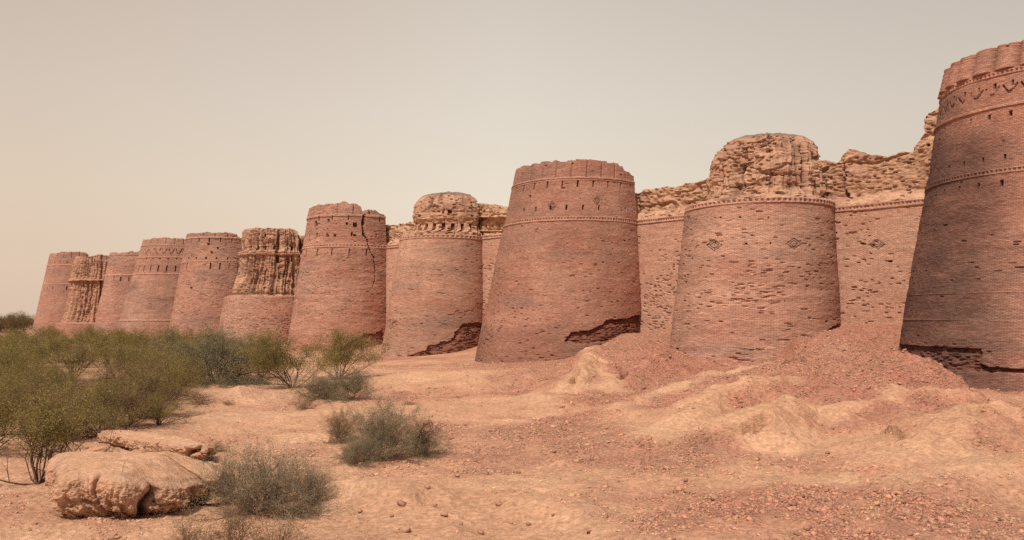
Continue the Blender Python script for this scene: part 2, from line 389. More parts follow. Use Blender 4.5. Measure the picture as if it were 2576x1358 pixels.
    for (dr, dzz) in ((.5, .02), (.8, .03), (None, .05)) if crust else ((1.1, .02), (1.15, -1.0), (None, -1.0)):
        rr_ = np.maximum(rl-dr, .3) if dr else np.full_like(rl, .02)
        t = tt+T['k']*max(r_c[-1, 0]-rt, 0); xx, yy = W2(s+rr_*np.sin(phi[-1]), np.maximum(t+rr_*np.cos(phi[-1]), -.11)); ex.append(np.stack([xx, yy, (zl if dr else np.full_like(zl, zl.min()))+dzz], -1))
    P = np.concatenate([P, np.stack(ex)], 0); col = np.concatenate([col, np.repeat(col[-1:], 3, 0)], 0)
    buv = np.stack([u, z, np.full_like(u, seed*3.1)], -1); buv = np.concatenate([buv, buv[-1:]+[0, 1, 0], buv[-1:]+[0, 2, 0], buv[-1:]+[0, 8, 0]], 0)
    fidv = np.concatenate([fidv, np.repeat(fidv[-1:], 3, 0)], 0); vid = np.concatenate([vid, np.zeros((3, vid.shape[1]), int)], 0)
    # close the ring
    P = np.concatenate([P, P[:, :1]], 1); col = np.concatenate([col, col[:, :1]], 1); buv = np.concatenate([buv, buv[:, -1:]+[1, 0, 0]], 1)
    fidv = np.concatenate([fidv, fidv[:, :1]], 1); vid = np.concatenate([vid, vid[:, :1]], 1)
    f = np.maximum(fidv[:-1, :-1], 0); v4 = np.maximum.reduce([vid[:-1, :-1], vid[1:, :-1], vid[:-1, 1:], vid[1:, 1:]])
    f = np.where(v4 > 0, nb-1+v4, f)
    # breach faces also take the jambs
    root = empty(name, (T['X'], T['Y'], 0), label, cat, group)
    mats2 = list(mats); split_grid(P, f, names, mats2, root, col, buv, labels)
    return root
def vis_mask(phi, pc, deg=97):
    a = np.mod(phi-pc+math.pi, 2*math.pi)-math.pi; return np.abs(a) < math.radians(deg)
def zN(key, y, x=None):
    """height on the tower's near face for a height in the view"""
    T = TOW[key]; zz = ZC
    for _ in range(4):
        r = float(np.interp(zz, T['zs'], T['rs'])); Xc, Yc = W2(T['s'], T['tt']+T['k']*max(r-T['rt'], 0)); h = math.hypot(Xc, Yc)
        zz = ZC+(HY-y)*(Yc*(1-r/h))/F
    return zz
GRP = 'round bastions along the fort wall'
zA = lambda y: zN('A', y)
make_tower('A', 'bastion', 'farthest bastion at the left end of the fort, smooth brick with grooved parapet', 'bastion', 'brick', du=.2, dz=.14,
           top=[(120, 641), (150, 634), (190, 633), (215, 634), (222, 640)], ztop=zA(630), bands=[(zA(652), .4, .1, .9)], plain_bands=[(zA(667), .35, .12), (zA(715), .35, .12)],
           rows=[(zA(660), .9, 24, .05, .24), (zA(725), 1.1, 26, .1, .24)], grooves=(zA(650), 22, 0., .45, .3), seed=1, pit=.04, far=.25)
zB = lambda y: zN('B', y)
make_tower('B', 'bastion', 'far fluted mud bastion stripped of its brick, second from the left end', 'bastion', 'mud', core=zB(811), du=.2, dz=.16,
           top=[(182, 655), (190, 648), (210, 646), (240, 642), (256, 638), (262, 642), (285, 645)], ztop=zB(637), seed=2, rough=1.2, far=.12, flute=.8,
           plain_bands=[(zB(704), .4, .35)], stain_shade=lambda c, px, py, u, z: c*np.array([.95, .88, .86]))
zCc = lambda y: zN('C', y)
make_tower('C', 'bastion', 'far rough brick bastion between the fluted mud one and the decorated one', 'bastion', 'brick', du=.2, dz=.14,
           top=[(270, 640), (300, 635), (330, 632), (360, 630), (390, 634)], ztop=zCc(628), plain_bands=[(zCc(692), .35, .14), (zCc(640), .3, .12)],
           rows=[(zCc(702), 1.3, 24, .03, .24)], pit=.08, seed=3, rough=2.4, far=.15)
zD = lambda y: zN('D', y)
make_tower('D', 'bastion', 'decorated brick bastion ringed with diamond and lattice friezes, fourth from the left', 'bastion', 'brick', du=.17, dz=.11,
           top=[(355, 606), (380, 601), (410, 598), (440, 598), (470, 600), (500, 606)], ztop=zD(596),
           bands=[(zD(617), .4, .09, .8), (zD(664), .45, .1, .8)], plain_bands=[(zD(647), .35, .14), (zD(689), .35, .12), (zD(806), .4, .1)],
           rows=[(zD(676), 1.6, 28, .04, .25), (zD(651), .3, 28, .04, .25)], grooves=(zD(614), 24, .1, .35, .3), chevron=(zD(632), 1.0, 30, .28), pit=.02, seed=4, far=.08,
           stain_shade=lambda c, px, py, u, z: c*(1-.32*(sstep(690, 720, py+10*vn2(u*.2, z*.3, 3))*sstep(800, 730, py)*sstep(-.3, .3, fbm2(u*.1, z*.2, 3, 9)))[..., None])*(.9+.1*(np.mod(np.floor((u+z)/.9)+np.floor((u-z)/.9), 2)[..., None])*((np.abs(py-655) < 8) | (np.abs(py-696) < 9))[..., None]+.0))
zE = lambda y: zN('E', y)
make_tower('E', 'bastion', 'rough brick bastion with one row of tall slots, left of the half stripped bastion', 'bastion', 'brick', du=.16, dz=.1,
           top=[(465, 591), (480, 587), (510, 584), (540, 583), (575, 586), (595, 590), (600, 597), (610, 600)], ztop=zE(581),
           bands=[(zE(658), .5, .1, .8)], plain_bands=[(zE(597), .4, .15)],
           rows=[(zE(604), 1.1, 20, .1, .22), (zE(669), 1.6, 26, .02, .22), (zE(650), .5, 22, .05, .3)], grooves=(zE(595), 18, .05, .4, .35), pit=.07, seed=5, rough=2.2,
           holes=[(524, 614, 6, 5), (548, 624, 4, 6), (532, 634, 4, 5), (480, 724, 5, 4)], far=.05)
zF = lambda y: zN('F', y)
make_tower('F', 'bastion', 'half stripped bastion with fluted mud core above a smooth brick drum', 'bastion', 'mud', core=zF(744.5), du=.13, dz=.1,
           top=[(605, 590), (615, 577), (640, 573), (690, 572), (715, 573), (740, 574), (752, 590)], ztop=zF(571), seed=6, rough=1.15, flute=.75,
           plain_bands=[(zF(638), .35, .3)], pitz=[(-1, .05), (4, .2), (12, .02)],
           rows=[(zF(623), .9, 24, .02, .6)], holes=[(665, 591, 8, 8), (603, 585, 3, 7), (700, 655, 7, 12), (735, 650, 5, 14), (640, 648, 4, 9)])
zG = lambda y: zN('G', y)
crk = [(915, 520), (914, 545), (913, 562), (912, 588), (923, 603), (927, 622), (940, 648), (943, 670), (944, 696), (938, 722)]
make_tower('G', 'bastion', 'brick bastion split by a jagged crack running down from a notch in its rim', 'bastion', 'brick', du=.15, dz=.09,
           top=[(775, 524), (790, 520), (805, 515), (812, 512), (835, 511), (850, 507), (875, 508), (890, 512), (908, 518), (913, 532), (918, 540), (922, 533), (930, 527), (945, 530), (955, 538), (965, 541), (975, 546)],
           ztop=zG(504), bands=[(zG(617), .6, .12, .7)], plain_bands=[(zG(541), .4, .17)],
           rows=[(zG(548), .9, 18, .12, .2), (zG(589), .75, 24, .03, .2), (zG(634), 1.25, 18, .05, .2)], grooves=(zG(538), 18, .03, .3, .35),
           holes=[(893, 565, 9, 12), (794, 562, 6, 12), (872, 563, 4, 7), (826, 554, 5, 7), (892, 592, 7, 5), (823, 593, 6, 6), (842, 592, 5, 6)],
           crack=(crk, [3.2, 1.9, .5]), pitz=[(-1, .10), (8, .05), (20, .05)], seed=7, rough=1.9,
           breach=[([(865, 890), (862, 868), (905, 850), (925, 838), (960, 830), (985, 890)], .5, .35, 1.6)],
           stain_shade=lambda c, px, py, u, z: c*(1-.10*sstep(640, 540, py)[..., None])+(C_RED-c)*(.4*sstep(815, 850, py+14*vn2(u*.15, z*.3, 7)))[..., None])
zH = lambda y: zN('H', y)
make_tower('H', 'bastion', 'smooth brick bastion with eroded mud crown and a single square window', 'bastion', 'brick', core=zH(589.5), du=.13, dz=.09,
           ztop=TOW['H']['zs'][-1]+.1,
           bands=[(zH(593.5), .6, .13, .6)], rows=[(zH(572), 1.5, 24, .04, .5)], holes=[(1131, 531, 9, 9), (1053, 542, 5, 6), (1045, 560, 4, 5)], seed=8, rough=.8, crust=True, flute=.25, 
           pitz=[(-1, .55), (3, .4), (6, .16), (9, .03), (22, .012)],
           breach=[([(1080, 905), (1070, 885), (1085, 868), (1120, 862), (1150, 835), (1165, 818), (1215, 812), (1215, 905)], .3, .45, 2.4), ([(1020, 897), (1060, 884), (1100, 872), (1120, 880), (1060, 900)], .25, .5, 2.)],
           stain_shade=lambda c, px, py, u, z: np.where(py[..., None] > 594, c*np.array([1.04, 1.08, 1.06])*(1-.20*sstep(740, 850, py+14*vn2(u*.2, z*.4, 7))[..., None]), c))
zI = lambda y: zN('I', y)
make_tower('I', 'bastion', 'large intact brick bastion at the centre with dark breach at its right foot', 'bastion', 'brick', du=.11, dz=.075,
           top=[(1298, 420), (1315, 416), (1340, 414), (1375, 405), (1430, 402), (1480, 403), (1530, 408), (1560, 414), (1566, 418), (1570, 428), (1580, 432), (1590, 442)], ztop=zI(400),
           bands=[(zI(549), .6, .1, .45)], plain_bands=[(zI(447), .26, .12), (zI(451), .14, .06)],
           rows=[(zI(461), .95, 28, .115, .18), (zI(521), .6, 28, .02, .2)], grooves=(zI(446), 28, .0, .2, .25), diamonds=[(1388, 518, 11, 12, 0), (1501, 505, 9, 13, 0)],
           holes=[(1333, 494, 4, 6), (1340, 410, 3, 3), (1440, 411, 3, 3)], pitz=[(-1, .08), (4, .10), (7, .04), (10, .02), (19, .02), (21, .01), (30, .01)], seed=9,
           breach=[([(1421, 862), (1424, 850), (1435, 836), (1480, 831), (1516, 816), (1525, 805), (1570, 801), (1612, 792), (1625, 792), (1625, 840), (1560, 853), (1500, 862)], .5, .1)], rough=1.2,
           stain_shade=lambda c, px, py, u, z: c*(1-.13*(sstep(1350, 1210, px+.25*(798-py)*-1+20*vn2(u*.2, z*.2, 3)))[..., None])*(1-.20*sstep(800, 840, py+18*fbm2(u*.1, z*.1, 3, 5))[..., None])*np.array([.90, .84, .82]))  # browner overall, darker towards the left side and the foot
zJ = lambda y: zN('J', y)
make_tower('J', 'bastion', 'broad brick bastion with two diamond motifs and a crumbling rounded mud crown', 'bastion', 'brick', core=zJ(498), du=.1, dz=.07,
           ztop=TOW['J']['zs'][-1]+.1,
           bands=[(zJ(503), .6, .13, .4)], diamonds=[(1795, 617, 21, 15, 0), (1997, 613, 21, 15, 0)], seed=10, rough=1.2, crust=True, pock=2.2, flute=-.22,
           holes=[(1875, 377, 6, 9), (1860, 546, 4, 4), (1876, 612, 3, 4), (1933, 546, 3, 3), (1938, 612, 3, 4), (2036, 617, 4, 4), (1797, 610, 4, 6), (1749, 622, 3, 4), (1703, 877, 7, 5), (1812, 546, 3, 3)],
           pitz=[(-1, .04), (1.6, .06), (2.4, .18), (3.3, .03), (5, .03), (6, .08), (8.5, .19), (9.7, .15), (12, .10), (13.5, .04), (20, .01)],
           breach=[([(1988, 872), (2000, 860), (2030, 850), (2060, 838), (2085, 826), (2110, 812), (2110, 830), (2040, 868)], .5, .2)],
           stain_shade=lambda c, px, py, u, z: np.where(py[..., None] > 505+0*c, (c*(1-.12*sstep(2030, 2110, px)[..., None])*(1-.12*sstep(1760, 1690, px)[..., None])), c)+(C_RED*1.02-c)*(.5*np.exp(-((px-1840)/50)**2-((py-672)/26)**2)*(py > 505))[..., None])  # shade of both side edges painted into the colour, plus a red brick patch
zK = lambda y, x=2560: ZC+(HY-y)*66.8/F
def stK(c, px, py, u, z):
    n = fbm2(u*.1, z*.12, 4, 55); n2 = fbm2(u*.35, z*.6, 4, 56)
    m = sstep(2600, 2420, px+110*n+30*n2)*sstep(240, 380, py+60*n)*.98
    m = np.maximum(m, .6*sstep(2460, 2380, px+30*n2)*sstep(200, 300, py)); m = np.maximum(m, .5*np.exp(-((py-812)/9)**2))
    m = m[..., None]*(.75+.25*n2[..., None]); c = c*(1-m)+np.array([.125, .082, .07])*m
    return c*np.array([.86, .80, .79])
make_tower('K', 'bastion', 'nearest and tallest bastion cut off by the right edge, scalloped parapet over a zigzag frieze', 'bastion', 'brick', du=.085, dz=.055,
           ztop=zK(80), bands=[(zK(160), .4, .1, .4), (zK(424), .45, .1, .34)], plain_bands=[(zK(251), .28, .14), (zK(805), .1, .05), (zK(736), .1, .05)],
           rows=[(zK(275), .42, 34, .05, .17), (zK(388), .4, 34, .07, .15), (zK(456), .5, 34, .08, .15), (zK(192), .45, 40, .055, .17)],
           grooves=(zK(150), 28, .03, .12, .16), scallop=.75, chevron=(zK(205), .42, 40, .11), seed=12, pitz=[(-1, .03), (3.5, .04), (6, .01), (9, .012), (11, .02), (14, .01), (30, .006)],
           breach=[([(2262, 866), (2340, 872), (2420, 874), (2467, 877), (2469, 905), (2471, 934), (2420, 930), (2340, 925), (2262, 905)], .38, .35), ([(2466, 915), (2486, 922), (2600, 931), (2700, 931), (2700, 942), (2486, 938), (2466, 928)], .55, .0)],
           stain_shade=stK)
# ------------------------------------------------------------------ curtain walls
def make_wall(k0, k1, label, top=None, ztop=24.4, cor=20.3, ds=.2, dz=.12, seed=1, pitz=None, diamonds=(), holes=(), crack=None, ledges=(), far=0., s_end=None, amp=1., corn_poly=None, tone=(1, 1, 1)):
    s0 = TOW[k0]['s']; s1 = TOW[k1]['s'] if k1 else s_end
    if s0 > s1: s0, s1 = s1, s0
    S = np.arange(s0, s1+ds, ds); zmax = ztop+(6 if top else .6); Z1 = np.arange(-1., zmax, dz); s, z = np.meshgrid(S, Z1)
    batter = .05*np.maximum(20-z, 0); X, Y = W2(s, batter); px, py = proj(X, Y, z)
    cz = cor if corn_poly is None else ZC+(HY-np.interp(px[0], *zip(*corn_poly)))*Y[0]/F
    cz = np.broadcast_to(cz, S.shape); zc_ = cz[None, :]+0*z
    row = np.floor(z/max(.10, dz*1.01)); off = h3(row, row*0, row*0, seed+3); cell = np.floor((s+off*2)/(.2+.34*h3(row, row*0, row*0+9, seed+3))); hh = h3(cell, row, row*0, seed+9)
    dens = np.interp(z, *zip(*(pitz or [(-1, .05), (30, .05)])))*np.clip(.6+2.2*fbm2(s*.3, z*.7, 3, seed+60), .05, 3)
    mud = (z > zc_).astype(float)
    d = -1.0*(hh < dens*.7)*(.16+.14*hh/np.maximum(dens, .01))+.05*fbm2(s*.5, z*1.5, 3, seed)
    wx = .6*fbm2(s*.5, z*.5, 3, seed+81)
    bw = np.floor(z/.16); bo = h3(bw, bw*0, bw*0, seed+88); bc = np.floor((s+bo)/.42); blk = h3(bc, bw, bw*0, seed+89)
    dm = -1.0+.12*(blk-.5)-(blk < .04+.14*np.clip(fbm2(s*.4, z*.5, 3, seed+101), 0, 1))*.25+amp*(.2*fbm2(s*.8+wx, z*.25, 4, seed+82)-.35*np.abs(fbm2(s*1.1+wx, z*.1, 3, seed+99))+.25*fbm2(s*.22, z*.9+wx*.5, 4, seed+83, .6)+.40*fbm3(s*1.3, z*1.9, 0*s, 5, seed+84, .6)
         -.7*np.clip(1-np.abs(fbm2(s*.3+wx*.5, z*.06, 3, seed+85))*12, 0, 1)*np.clip(.2+fbm2(s*.3, z*.2, 2, seed+87)*2, 0, 1)-.55*np.clip(1-np.abs(fbm2(s*.1, z*.45+wx*.3, 3, seed+86))*8, 0, 1))
    dm = dm+.9*sstep(1.2, 0, z-zc_)                          # rubble shelf on the cornice
    d = d*(1-mud)+dm*mud
    nz = fbm2(s*.12, z*.18, 4, seed+20); col = C_BR+(C_BR2-C_BR)*np.clip(.3+1.4*nz, 0, 1)[..., None]
    cdk = (1-mud*.42*np.clip(-(dm+1.)*1.1-.12, 0, 1))[..., None]  # crevice shade put into the colour of the eroded wall top
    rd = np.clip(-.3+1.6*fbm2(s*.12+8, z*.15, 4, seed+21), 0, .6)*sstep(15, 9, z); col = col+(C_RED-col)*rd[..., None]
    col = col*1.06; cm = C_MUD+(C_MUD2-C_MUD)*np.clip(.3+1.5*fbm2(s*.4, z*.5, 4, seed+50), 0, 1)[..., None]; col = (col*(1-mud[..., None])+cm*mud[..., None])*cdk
    col = col*np.array(tone); names = ['brick_face', 'eroded_core', 'string_course']; mats = [BRICK, MUD, BRICK]; fid = mud.astype(int)
    bm = (np.abs(z-(zc_-.36)) < .33); fid[bm] = 2; f = (z-(zc_-.36))/.33; saw = np.mod(s/.4, 1) < .5
    d = np.where(bm, np.where(np.abs(f) > .4, .13, np.where(saw, .11, -.05)), d); col = np.where(bm[..., None], C_BR*1.06, col)
    for (ly, lh, lp) in ledges:
        m = np.abs(py-ly) < lh/2; d = np.where(m, lp, d)
    for (dx, dy, hw, hh_, kind) in diamonds:
        q = np.abs(px-dx)/hw+np.abs(py-dy)/hh_; names.append('diamond_motif'); mats.append(BRICK); fid[q < 1.02] = len(names)-1
        m = ((q > .82) & (q < 1.0)) | ((q > .42) & (q < .60)) | (q < .14); d = np.where(m, d-.1, d); col = np.where(m[..., None], C_GREY*.85, col)
    if crack:
        dd, par = polydist(px+2.*vn2(s*1.7, z*1.7, seed+95), py, crack[0]); m = dd < np.interp(par, [0, 1], crack[1]); d = np.where(m, d-.8, d); col = np.where(m[..., None], C_CORE, col)
    for (hx, hy, hw, hh_) in holes:
        m = (np.abs(px-hx) < hw/2) & (np.abs(py-hy) < hh_/2); d = np.where(m, d-.8, d); col = np.where(m[..., None], C_CORE*.8, col)
        names.append('hole'); mats.append(BRICK); fid[m] = len(names)-1
    if top:
        ty = np.interp(px[0], *zip(*top)); ztp = ZC+(HY-ty)*Y[0]/F
    else: ztp = np.full(S.shape, ztop)
    ztp = ztp+.35*fbm2(S*.8, S*0, 5, seed+97)-.1
    over = np.maximum(z-ztp[None, :], 0); z2 = np.minimum(z, ztp[None, :]+0*z)+mud*.15*fbm3(s*.9, z*1.7, 0*s, 3, seed+98)
    t = batter+d-np.minimum(over*1.5, 2.5); t = np.where(over > 0, t, t); so = s+mud*.35*fbm2(s*.5, z*.8, 3, seed+44)*sstep(0, .2, z-zc_)
    X, Y = W2(so, t); P = np.stack([X, Y, z2], -1)
    tb = np.full(S.shape, -5.); xb, yb = W2(S, tb); ex = [np.stack([xb, yb, z2[-1]], -1), np.stack([xb, yb, z2[-1]*0-1], -1)]
    P = np.concatenate([P, np.stack(ex)], 0); col = np.concatenate([col, np.repeat(col[-1:], 2, 0)], 0)
    if far: col = col*(1-far)+np.array([.47, .275, .22])*far  # aerial haze blended into the wall colour
    buv = np.stack([s, z, 0*s+seed], -1); buv = np.concatenate([buv, buv[-1:]+[0, 3, 0], buv[-1:]+[0, 28, 0]], 0)
    fid = np.concatenate([fid, np.repeat(fid[-1:], 2, 0)], 0)[:-1, :-1]
    xm, ym = W2((s0+s1)/2, 0); root = empty('curtain_wall', (xm, ym, 0), label, 'wall', 'curtain walls between the bastions')
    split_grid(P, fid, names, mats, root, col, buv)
PW = [(-1, .10), (6, .14), (9, .2), (13, .12), (17, .05), (20, .02)]
make_wall('K', 'J', 'curtain wall with one diamond motif left of the nearest bastion, ragged ruined top', tone=(1.05, 1.06, 1.03), seed=31, ds=.11, dz=.08,
          top=[(2040, 397), (2068, 396), (2085, 394), (2092, 376), (2108, 366), (2128, 371), (2142, 380), (2175, 384), (2212, 385), (2240, 377), (2272, 371), (2278, 352), (2290, 343), (2303, 325), (2302, 300), (2300, 290), (2312, 274), (2335, 265), (2346, 256), (2362, 240), (2400, 235)],
          corn_poly=[(2000, 527), (2090, 517), (2320, 494), (2500, 476)], pitz=[(-1, .05), (5, .07), (9, .09), (13, .10), (16, .05), (20, .025)],
          diamonds=[(2205, 615, 21, 14, 0)], holes=[(2171, 613, 12, 3.5), (2158, 660, 8, 3), (2324, 362, 9, 7), (2238, 657, 9, 2.5), (2100, 585, 10, 2)], crack=([(2112, 408), (2116, 440), (2114, 468), (2118, 490)], [2, 3.5]), amp=.58)
make_wall('J', 'I', 'curtain wall between the central bastion and the crumbling crowned bastion', seed=32, ds=.13, dz=.09,
          top=[(1560, 480), (1595, 474), (1640, 466), (1690, 458), (1740, 446), (1775, 432), (1800, 425)], corn_poly=[(1500, 560), (1597, 550), (1722, 537), (1900, 515)],
          pitz=[(-1, .10), (6, .13), (12, .10), (15, .05), (20, .015)], amp=.8, tone=(1.05, 1.05, 1.03))
make_wall('I', 'H', 'narrow strip of curtain wall with two ledges, left of the central bastion', seed=33, ds=.15, dz=.1,
          top=[(1190, 508), (1212, 514), (1240, 516), (1285, 518), (1330, 518)], corn_poly=[(1150, 599), (1200, 591), (1285, 583), (1400, 570)],
          ledges=[(545, 2.5, -.1), (580, 2.5, -.1)], holes=[(1213, 568, 3, 6), (1227, 567, 3, 6), (1244, 566, 3, 6), (1262, 565, 3, 6)], pitz=PW, amp=.8, tone=(1.08, 1.12, 1.08))
make_wall('H', 'G', 'narrow pale curtain wall between the cracked bastion and the one with a square window', seed=34, ds=.17, dz=.12,
          top=[(940, 563), (975, 560), (1005, 556), (1035, 551), (1060, 550)], corn_poly=[(900, 624), (970, 615), (1015, 609), (1100, 600)], pitz=[(-1, .1), (3, .06), (6, .02), (20, .01)], amp=.8, tone=(1.1, 1.14, 1.1))
make_wall('G', 'F', 'sliver of curtain wall just left of the cracked bastion', seed=35, ds=.3, dz=.2, ztop=24.8)
for (a, b, lb) in (('F', 'E', 'curtain wall hidden mostly behind the half stripped bastion'), ('E', 'D', 'curtain wall behind the rough bastion with tall slots'), ('D', 'C', 'curtain wall behind the bastion with lattice friezes'),
                   ('C', 'B', 'curtain wall right of the far fluted mud bastion'), ('B', 'A', 'curtain wall beside the farthest bastion at the left end')):
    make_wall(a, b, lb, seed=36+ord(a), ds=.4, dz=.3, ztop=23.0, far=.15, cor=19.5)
make_wall('K', None, 'curtain wall on the far side of the nearest bastion', seed=61, ds=.4, dz=.3, s_end=TOW['K']['s']-40)
# ------------------------------------------------------------------ ground
def wp(x, y, z):
    Y = (ZC-z)*F/(y-HY); return ((x-CX)*Y/F, Y, z)
def TS(a, b): return (TOW[a]['s']+TOW[b]['s'])/2
hs = [(TOW['K']['s']-40, 2.2), (TOW['K']['s'], 4.0), (TS('J', 'K')-3, 6.3), (TS('J', 'K')+4, 6.2), (TOW['J']['s'], 5.6), (TS('I', 'J')-2, 5.6), (TS('I', 'J')+3, 5.2), (TOW['I']['s'], 3.2), (TS('H', 'I'), 2.9), (TOW['H']['s'], 2.0), (TS('G', 'H'), 2.0), (TOW['G']['s'], 1.5), (TS('F', 'G'), 1.6), (TOW['F']['s'], 1.0), (TOW['A']['s'], .8)]
RIDGES = [  # polyline of view points with crest height z, half width m, sharpness
    ([(2120, 806, 6.1), (2105, 850, 4.6), (2060, 895, 3.6), (1950, 915, 2.9)], 5.0),
    ([(1960, 908, 2.9), (1890, 918, 2.6), (1790, 940, 2.2), (1680, 978, 1.5), (1560, 1032, .6)], 2.7),
    ([(1990, 950, 2.6), (1920, 942, 3.0), (1830, 965, 2.5), (1740, 1012, 1.7), (1640, 1078, .7)], 2.5),
    ([(2010, 1000, 2.1), (1950, 996, 2.6), (1880, 1008, 2.5), (1800, 1038, 1.9), (1690, 1092, .8)], 2.1),
    ([(1495, 868, 2.7), (1480, 895, 2.7), (1462, 932, 2.1), (1445, 978, 1.0)], 1.8),
    ([(1490, 895, 2.4), (1530, 935, 1.7), (1575, 985, .9)], 1.5),
    ([(1600, 835, 4.6), (1640, 880, 3.2), (1665, 905, 2.3)], 3.5),
    ([(2260, 880, 4.3), (2180, 960, 2.7), (2090, 1010, 1.9), (1990, 1060, 1.1)], 4.2),
    ([(2480, 985, 2.3), (2300, 960, 2.9), (2250, 985, 2.5), (2150, 1020, 1.8), (2060, 1050, 1.3)], 2.0),
    ([(2480, 1010, 2.4), (2300, 1090, 1.5), (2150, 1100, 1.1), (1950, 1130, .5)], 4.0),
    ([(200, 1150, .85), (260, 1126, 1.0), (350, 1130, 1.1), (440, 1146, 1.05), (530, 1168, .85), (640, 1190, .5)], 1.3),
    ([(2020, 925, 3.0), (1900, 965, 2.0), (1760, 1010, 1.2), (1600, 1060, .5)], 6.5), ([(1620, 870, 3.2), (1540, 920, 1.9), (1440, 985, .8)], 5.),
    ([(1300, 925, 1.5), (1180, 930, 1.3), (1050, 935, .9)], 5.),
    ([(640, 968, .9), (590, 975, .95), (545, 990, .6)], 1.8),
    ([(1290, 1225, .35), (1450, 1260, .35), (1600, 1330, .3)], 1.2),
    ([(1080, 1205, .55), (960, 1200, .7), (880, 1200, .4)], 1.0),
    ([(2575, 1140, 1.3), (2300, 1200, .9), (2000, 1230, .5), (1600, 1190, .25)], 2.6),
]
def spl(P, n=5):
    P = np.asarray(P); E = np.vstack([2*P[0]-P[1], P, 2*P[-1]-P[-2]]); o = []
    for i in range(1, len(E)-2):
        for t in np.linspace(0, 1, n, endpoint=False):
            o.append(.5*(2*E[i]+(E[i+1]-E[i-1])*t+(2*E[i-1]-5*E[i]+4*E[i+1]-E[i+2])*t*t+(3*E[i]-E[i-1]-3*E[i+1]+E[i+2])*t**3))
    return np.array(o+[P[-1]])
RW = [(spl([wp(*p) for p in pl]) if len(pl) > 2 else np.array([wp(*p) for p in pl]), w) for pl, w in RIDGES]
def seg3(X, Y, pts):
    d = np.full(X.shape, 1e9); zz = np.zeros(X.shape)
    for i in range(len(pts)-1):
        x0, y0, z0 = pts[i]; x1, y1, z1 = pts[i+1]; dx, dy = x1-x0, y1-y0
        t = np.clip(((X-x0)*dx+(Y-y0)*dy)/(dx*dx+dy*dy), 0, 1); q = np.hypot(X-x0-t*dx, Y-y0-t*dy); m = q < d
        d = np.where(m, q, d); zz = np.where(m, z0+t*(z1-z0), zz)
    return d, zz
def warp(X, Y): return X+1.1*fbm2(X*.22, Y*.22, 3, 211), Y+1.1*fbm2(X*.22, Y*.22, 3, 212)
def near_box(X, Y, pts, r):
    return (X > pts[:, 0].min()-r) & (X < pts[:, 0].max()+r) & (Y > pts[:, 1].min()-r) & (Y < pts[:, 1].max()+r)
def ground(X, Y, fine=True):
    s, t = st_of(X, Y); o = np.argsort([a for a, b in hs]); sx = [hs[i][0] for i in o]; sy = [hs[i][1] for i in o]
    hb = np.interp(s, sx, sy); L = np.interp(s, [TS('I', 'J')-15, TOW['I']['s']+5], [10.5, 8.]) if sx else 9
    base = hb*np.exp(-np.maximum(t, 0)/L); dist = np.hypot(X, Y)
    nb = fbm2(X*.06, Y*.06, 3, 201)*.5*sstep(300, 60, dist)*sstep(-2, 10, t)
    z = base+nb*.6
    XW, YW = warp(X, Y)
    for pts, w in RW:
        m = near_box(XW, YW, pts, w*3.2)
        if not m.any(): continue
        xs_, ys_, zs_ = X[m], Y[m], z[m]
        d, zz = seg3(XW[m], YW[m], pts); d = d*(1+.5*fbm2(xs_*.38, ys_*.3, 4, 209)); g = np.exp(-(d/w)**2*1.1)
        z[m] = np.where(zz > zs_, zs_+(zz-zs_)*g, zs_)
    # gullied, lumpy surface
    near = sstep(140, 70, dist)
    wx = fbm2(X*.2, Y*.2, 2, 205)
    sl_ = np.clip((z-.3)*.8, .35, 1.3)*sstep(1.5, 5, t)
    z = z+near*(.30*fbm2(X*.16+wx, Y*.22, 4, 202)-.48*sl_*np.abs(fbm2(X*.34+wx, Y*.28, 4, 203))+.20*sl_*fbm2(X*1.0+wx, Y*.8, 4, 208))
    if fine:
        z = z+near*(.08*fbm2(X*1.1, Y*1.1, 4, 204)+.045*fbm2(X*3.7, Y*3.7, 3, 206)*sstep(90, 40, dist))
    for pts in CUTS:
        m = near_box(X, Y, pts, 1.5)
        if not m.any(): continue
        d, _ = seg3(X[m], Y[m], pts); w = .38+.3*fbm2(X[m]*1.4, Y[m]*1.4, 3, 207); z[m] = z[m]-.75*sstep(w, w*.25, d)*(w > .12)
    return z
CUTS = []
def hit(x, y):
    """where the sight line through a view point meets the ground"""
    Y = np.exp(np.linspace(math.log(16), math.log(260), 2200)); X = (x-CX)*Y/F; z = ground(X, Y, False); py = HY-F*(z-ZC)/Y
    i = np.argmax(py <= y) if (py <= y).any() else len(Y)-1
    return float(X[i]), float(Y[i]), float(z[i])
_c = [[hit(*p) for p in pl] for pl in ([(1775, 1100), (1825, 1086), (1870, 1074), (1905, 1062), (1930, 1047)], [(1540, 918), (1562, 930), (1575, 940), (1560, 952)], [(1630, 900), (1650, 914)], [(1700, 1108), (1745, 1112)],
      [(1935, 905), (1985, 900), (2010, 912)], [(1950, 945), (1990, 955)], [(1150, 1000), (1185, 992)], [(640, 1095), (700, 1088)], [(520, 1155), (580, 1162)], [(1440, 960), (1452, 944), (1448, 930)])]
CUTS = [np.array(c) for c in _c]
azs = np.concatenate([np.radians(np.linspace(-180, -50, 40))[:-1], np.radians(np.linspace(-50, -36, 40))[:-1], np.arctan(np.linspace(math.tan(-math.radians(36)), math.tan(math.radians(36)), 1050)), np.radians(np.linspace(36, 50, 40))[1:], np.radians(np.linspace(50, 180, 40))[1:]])
rr = [1.]
while rr[-1] < 16: rr.append(rr[-1]*1.12)
while rr[-1] < 135: rr.append(rr[-1]*1.0029)
while rr[-1] < 6000: rr.append(rr[-1]*1.04)
rr = np.array(rr); AZ, RR = np.meshgrid(azs, rr); GX, GY = RR*np.sin(AZ), RR*np.cos(AZ)
GZ = ground(GX, GY)
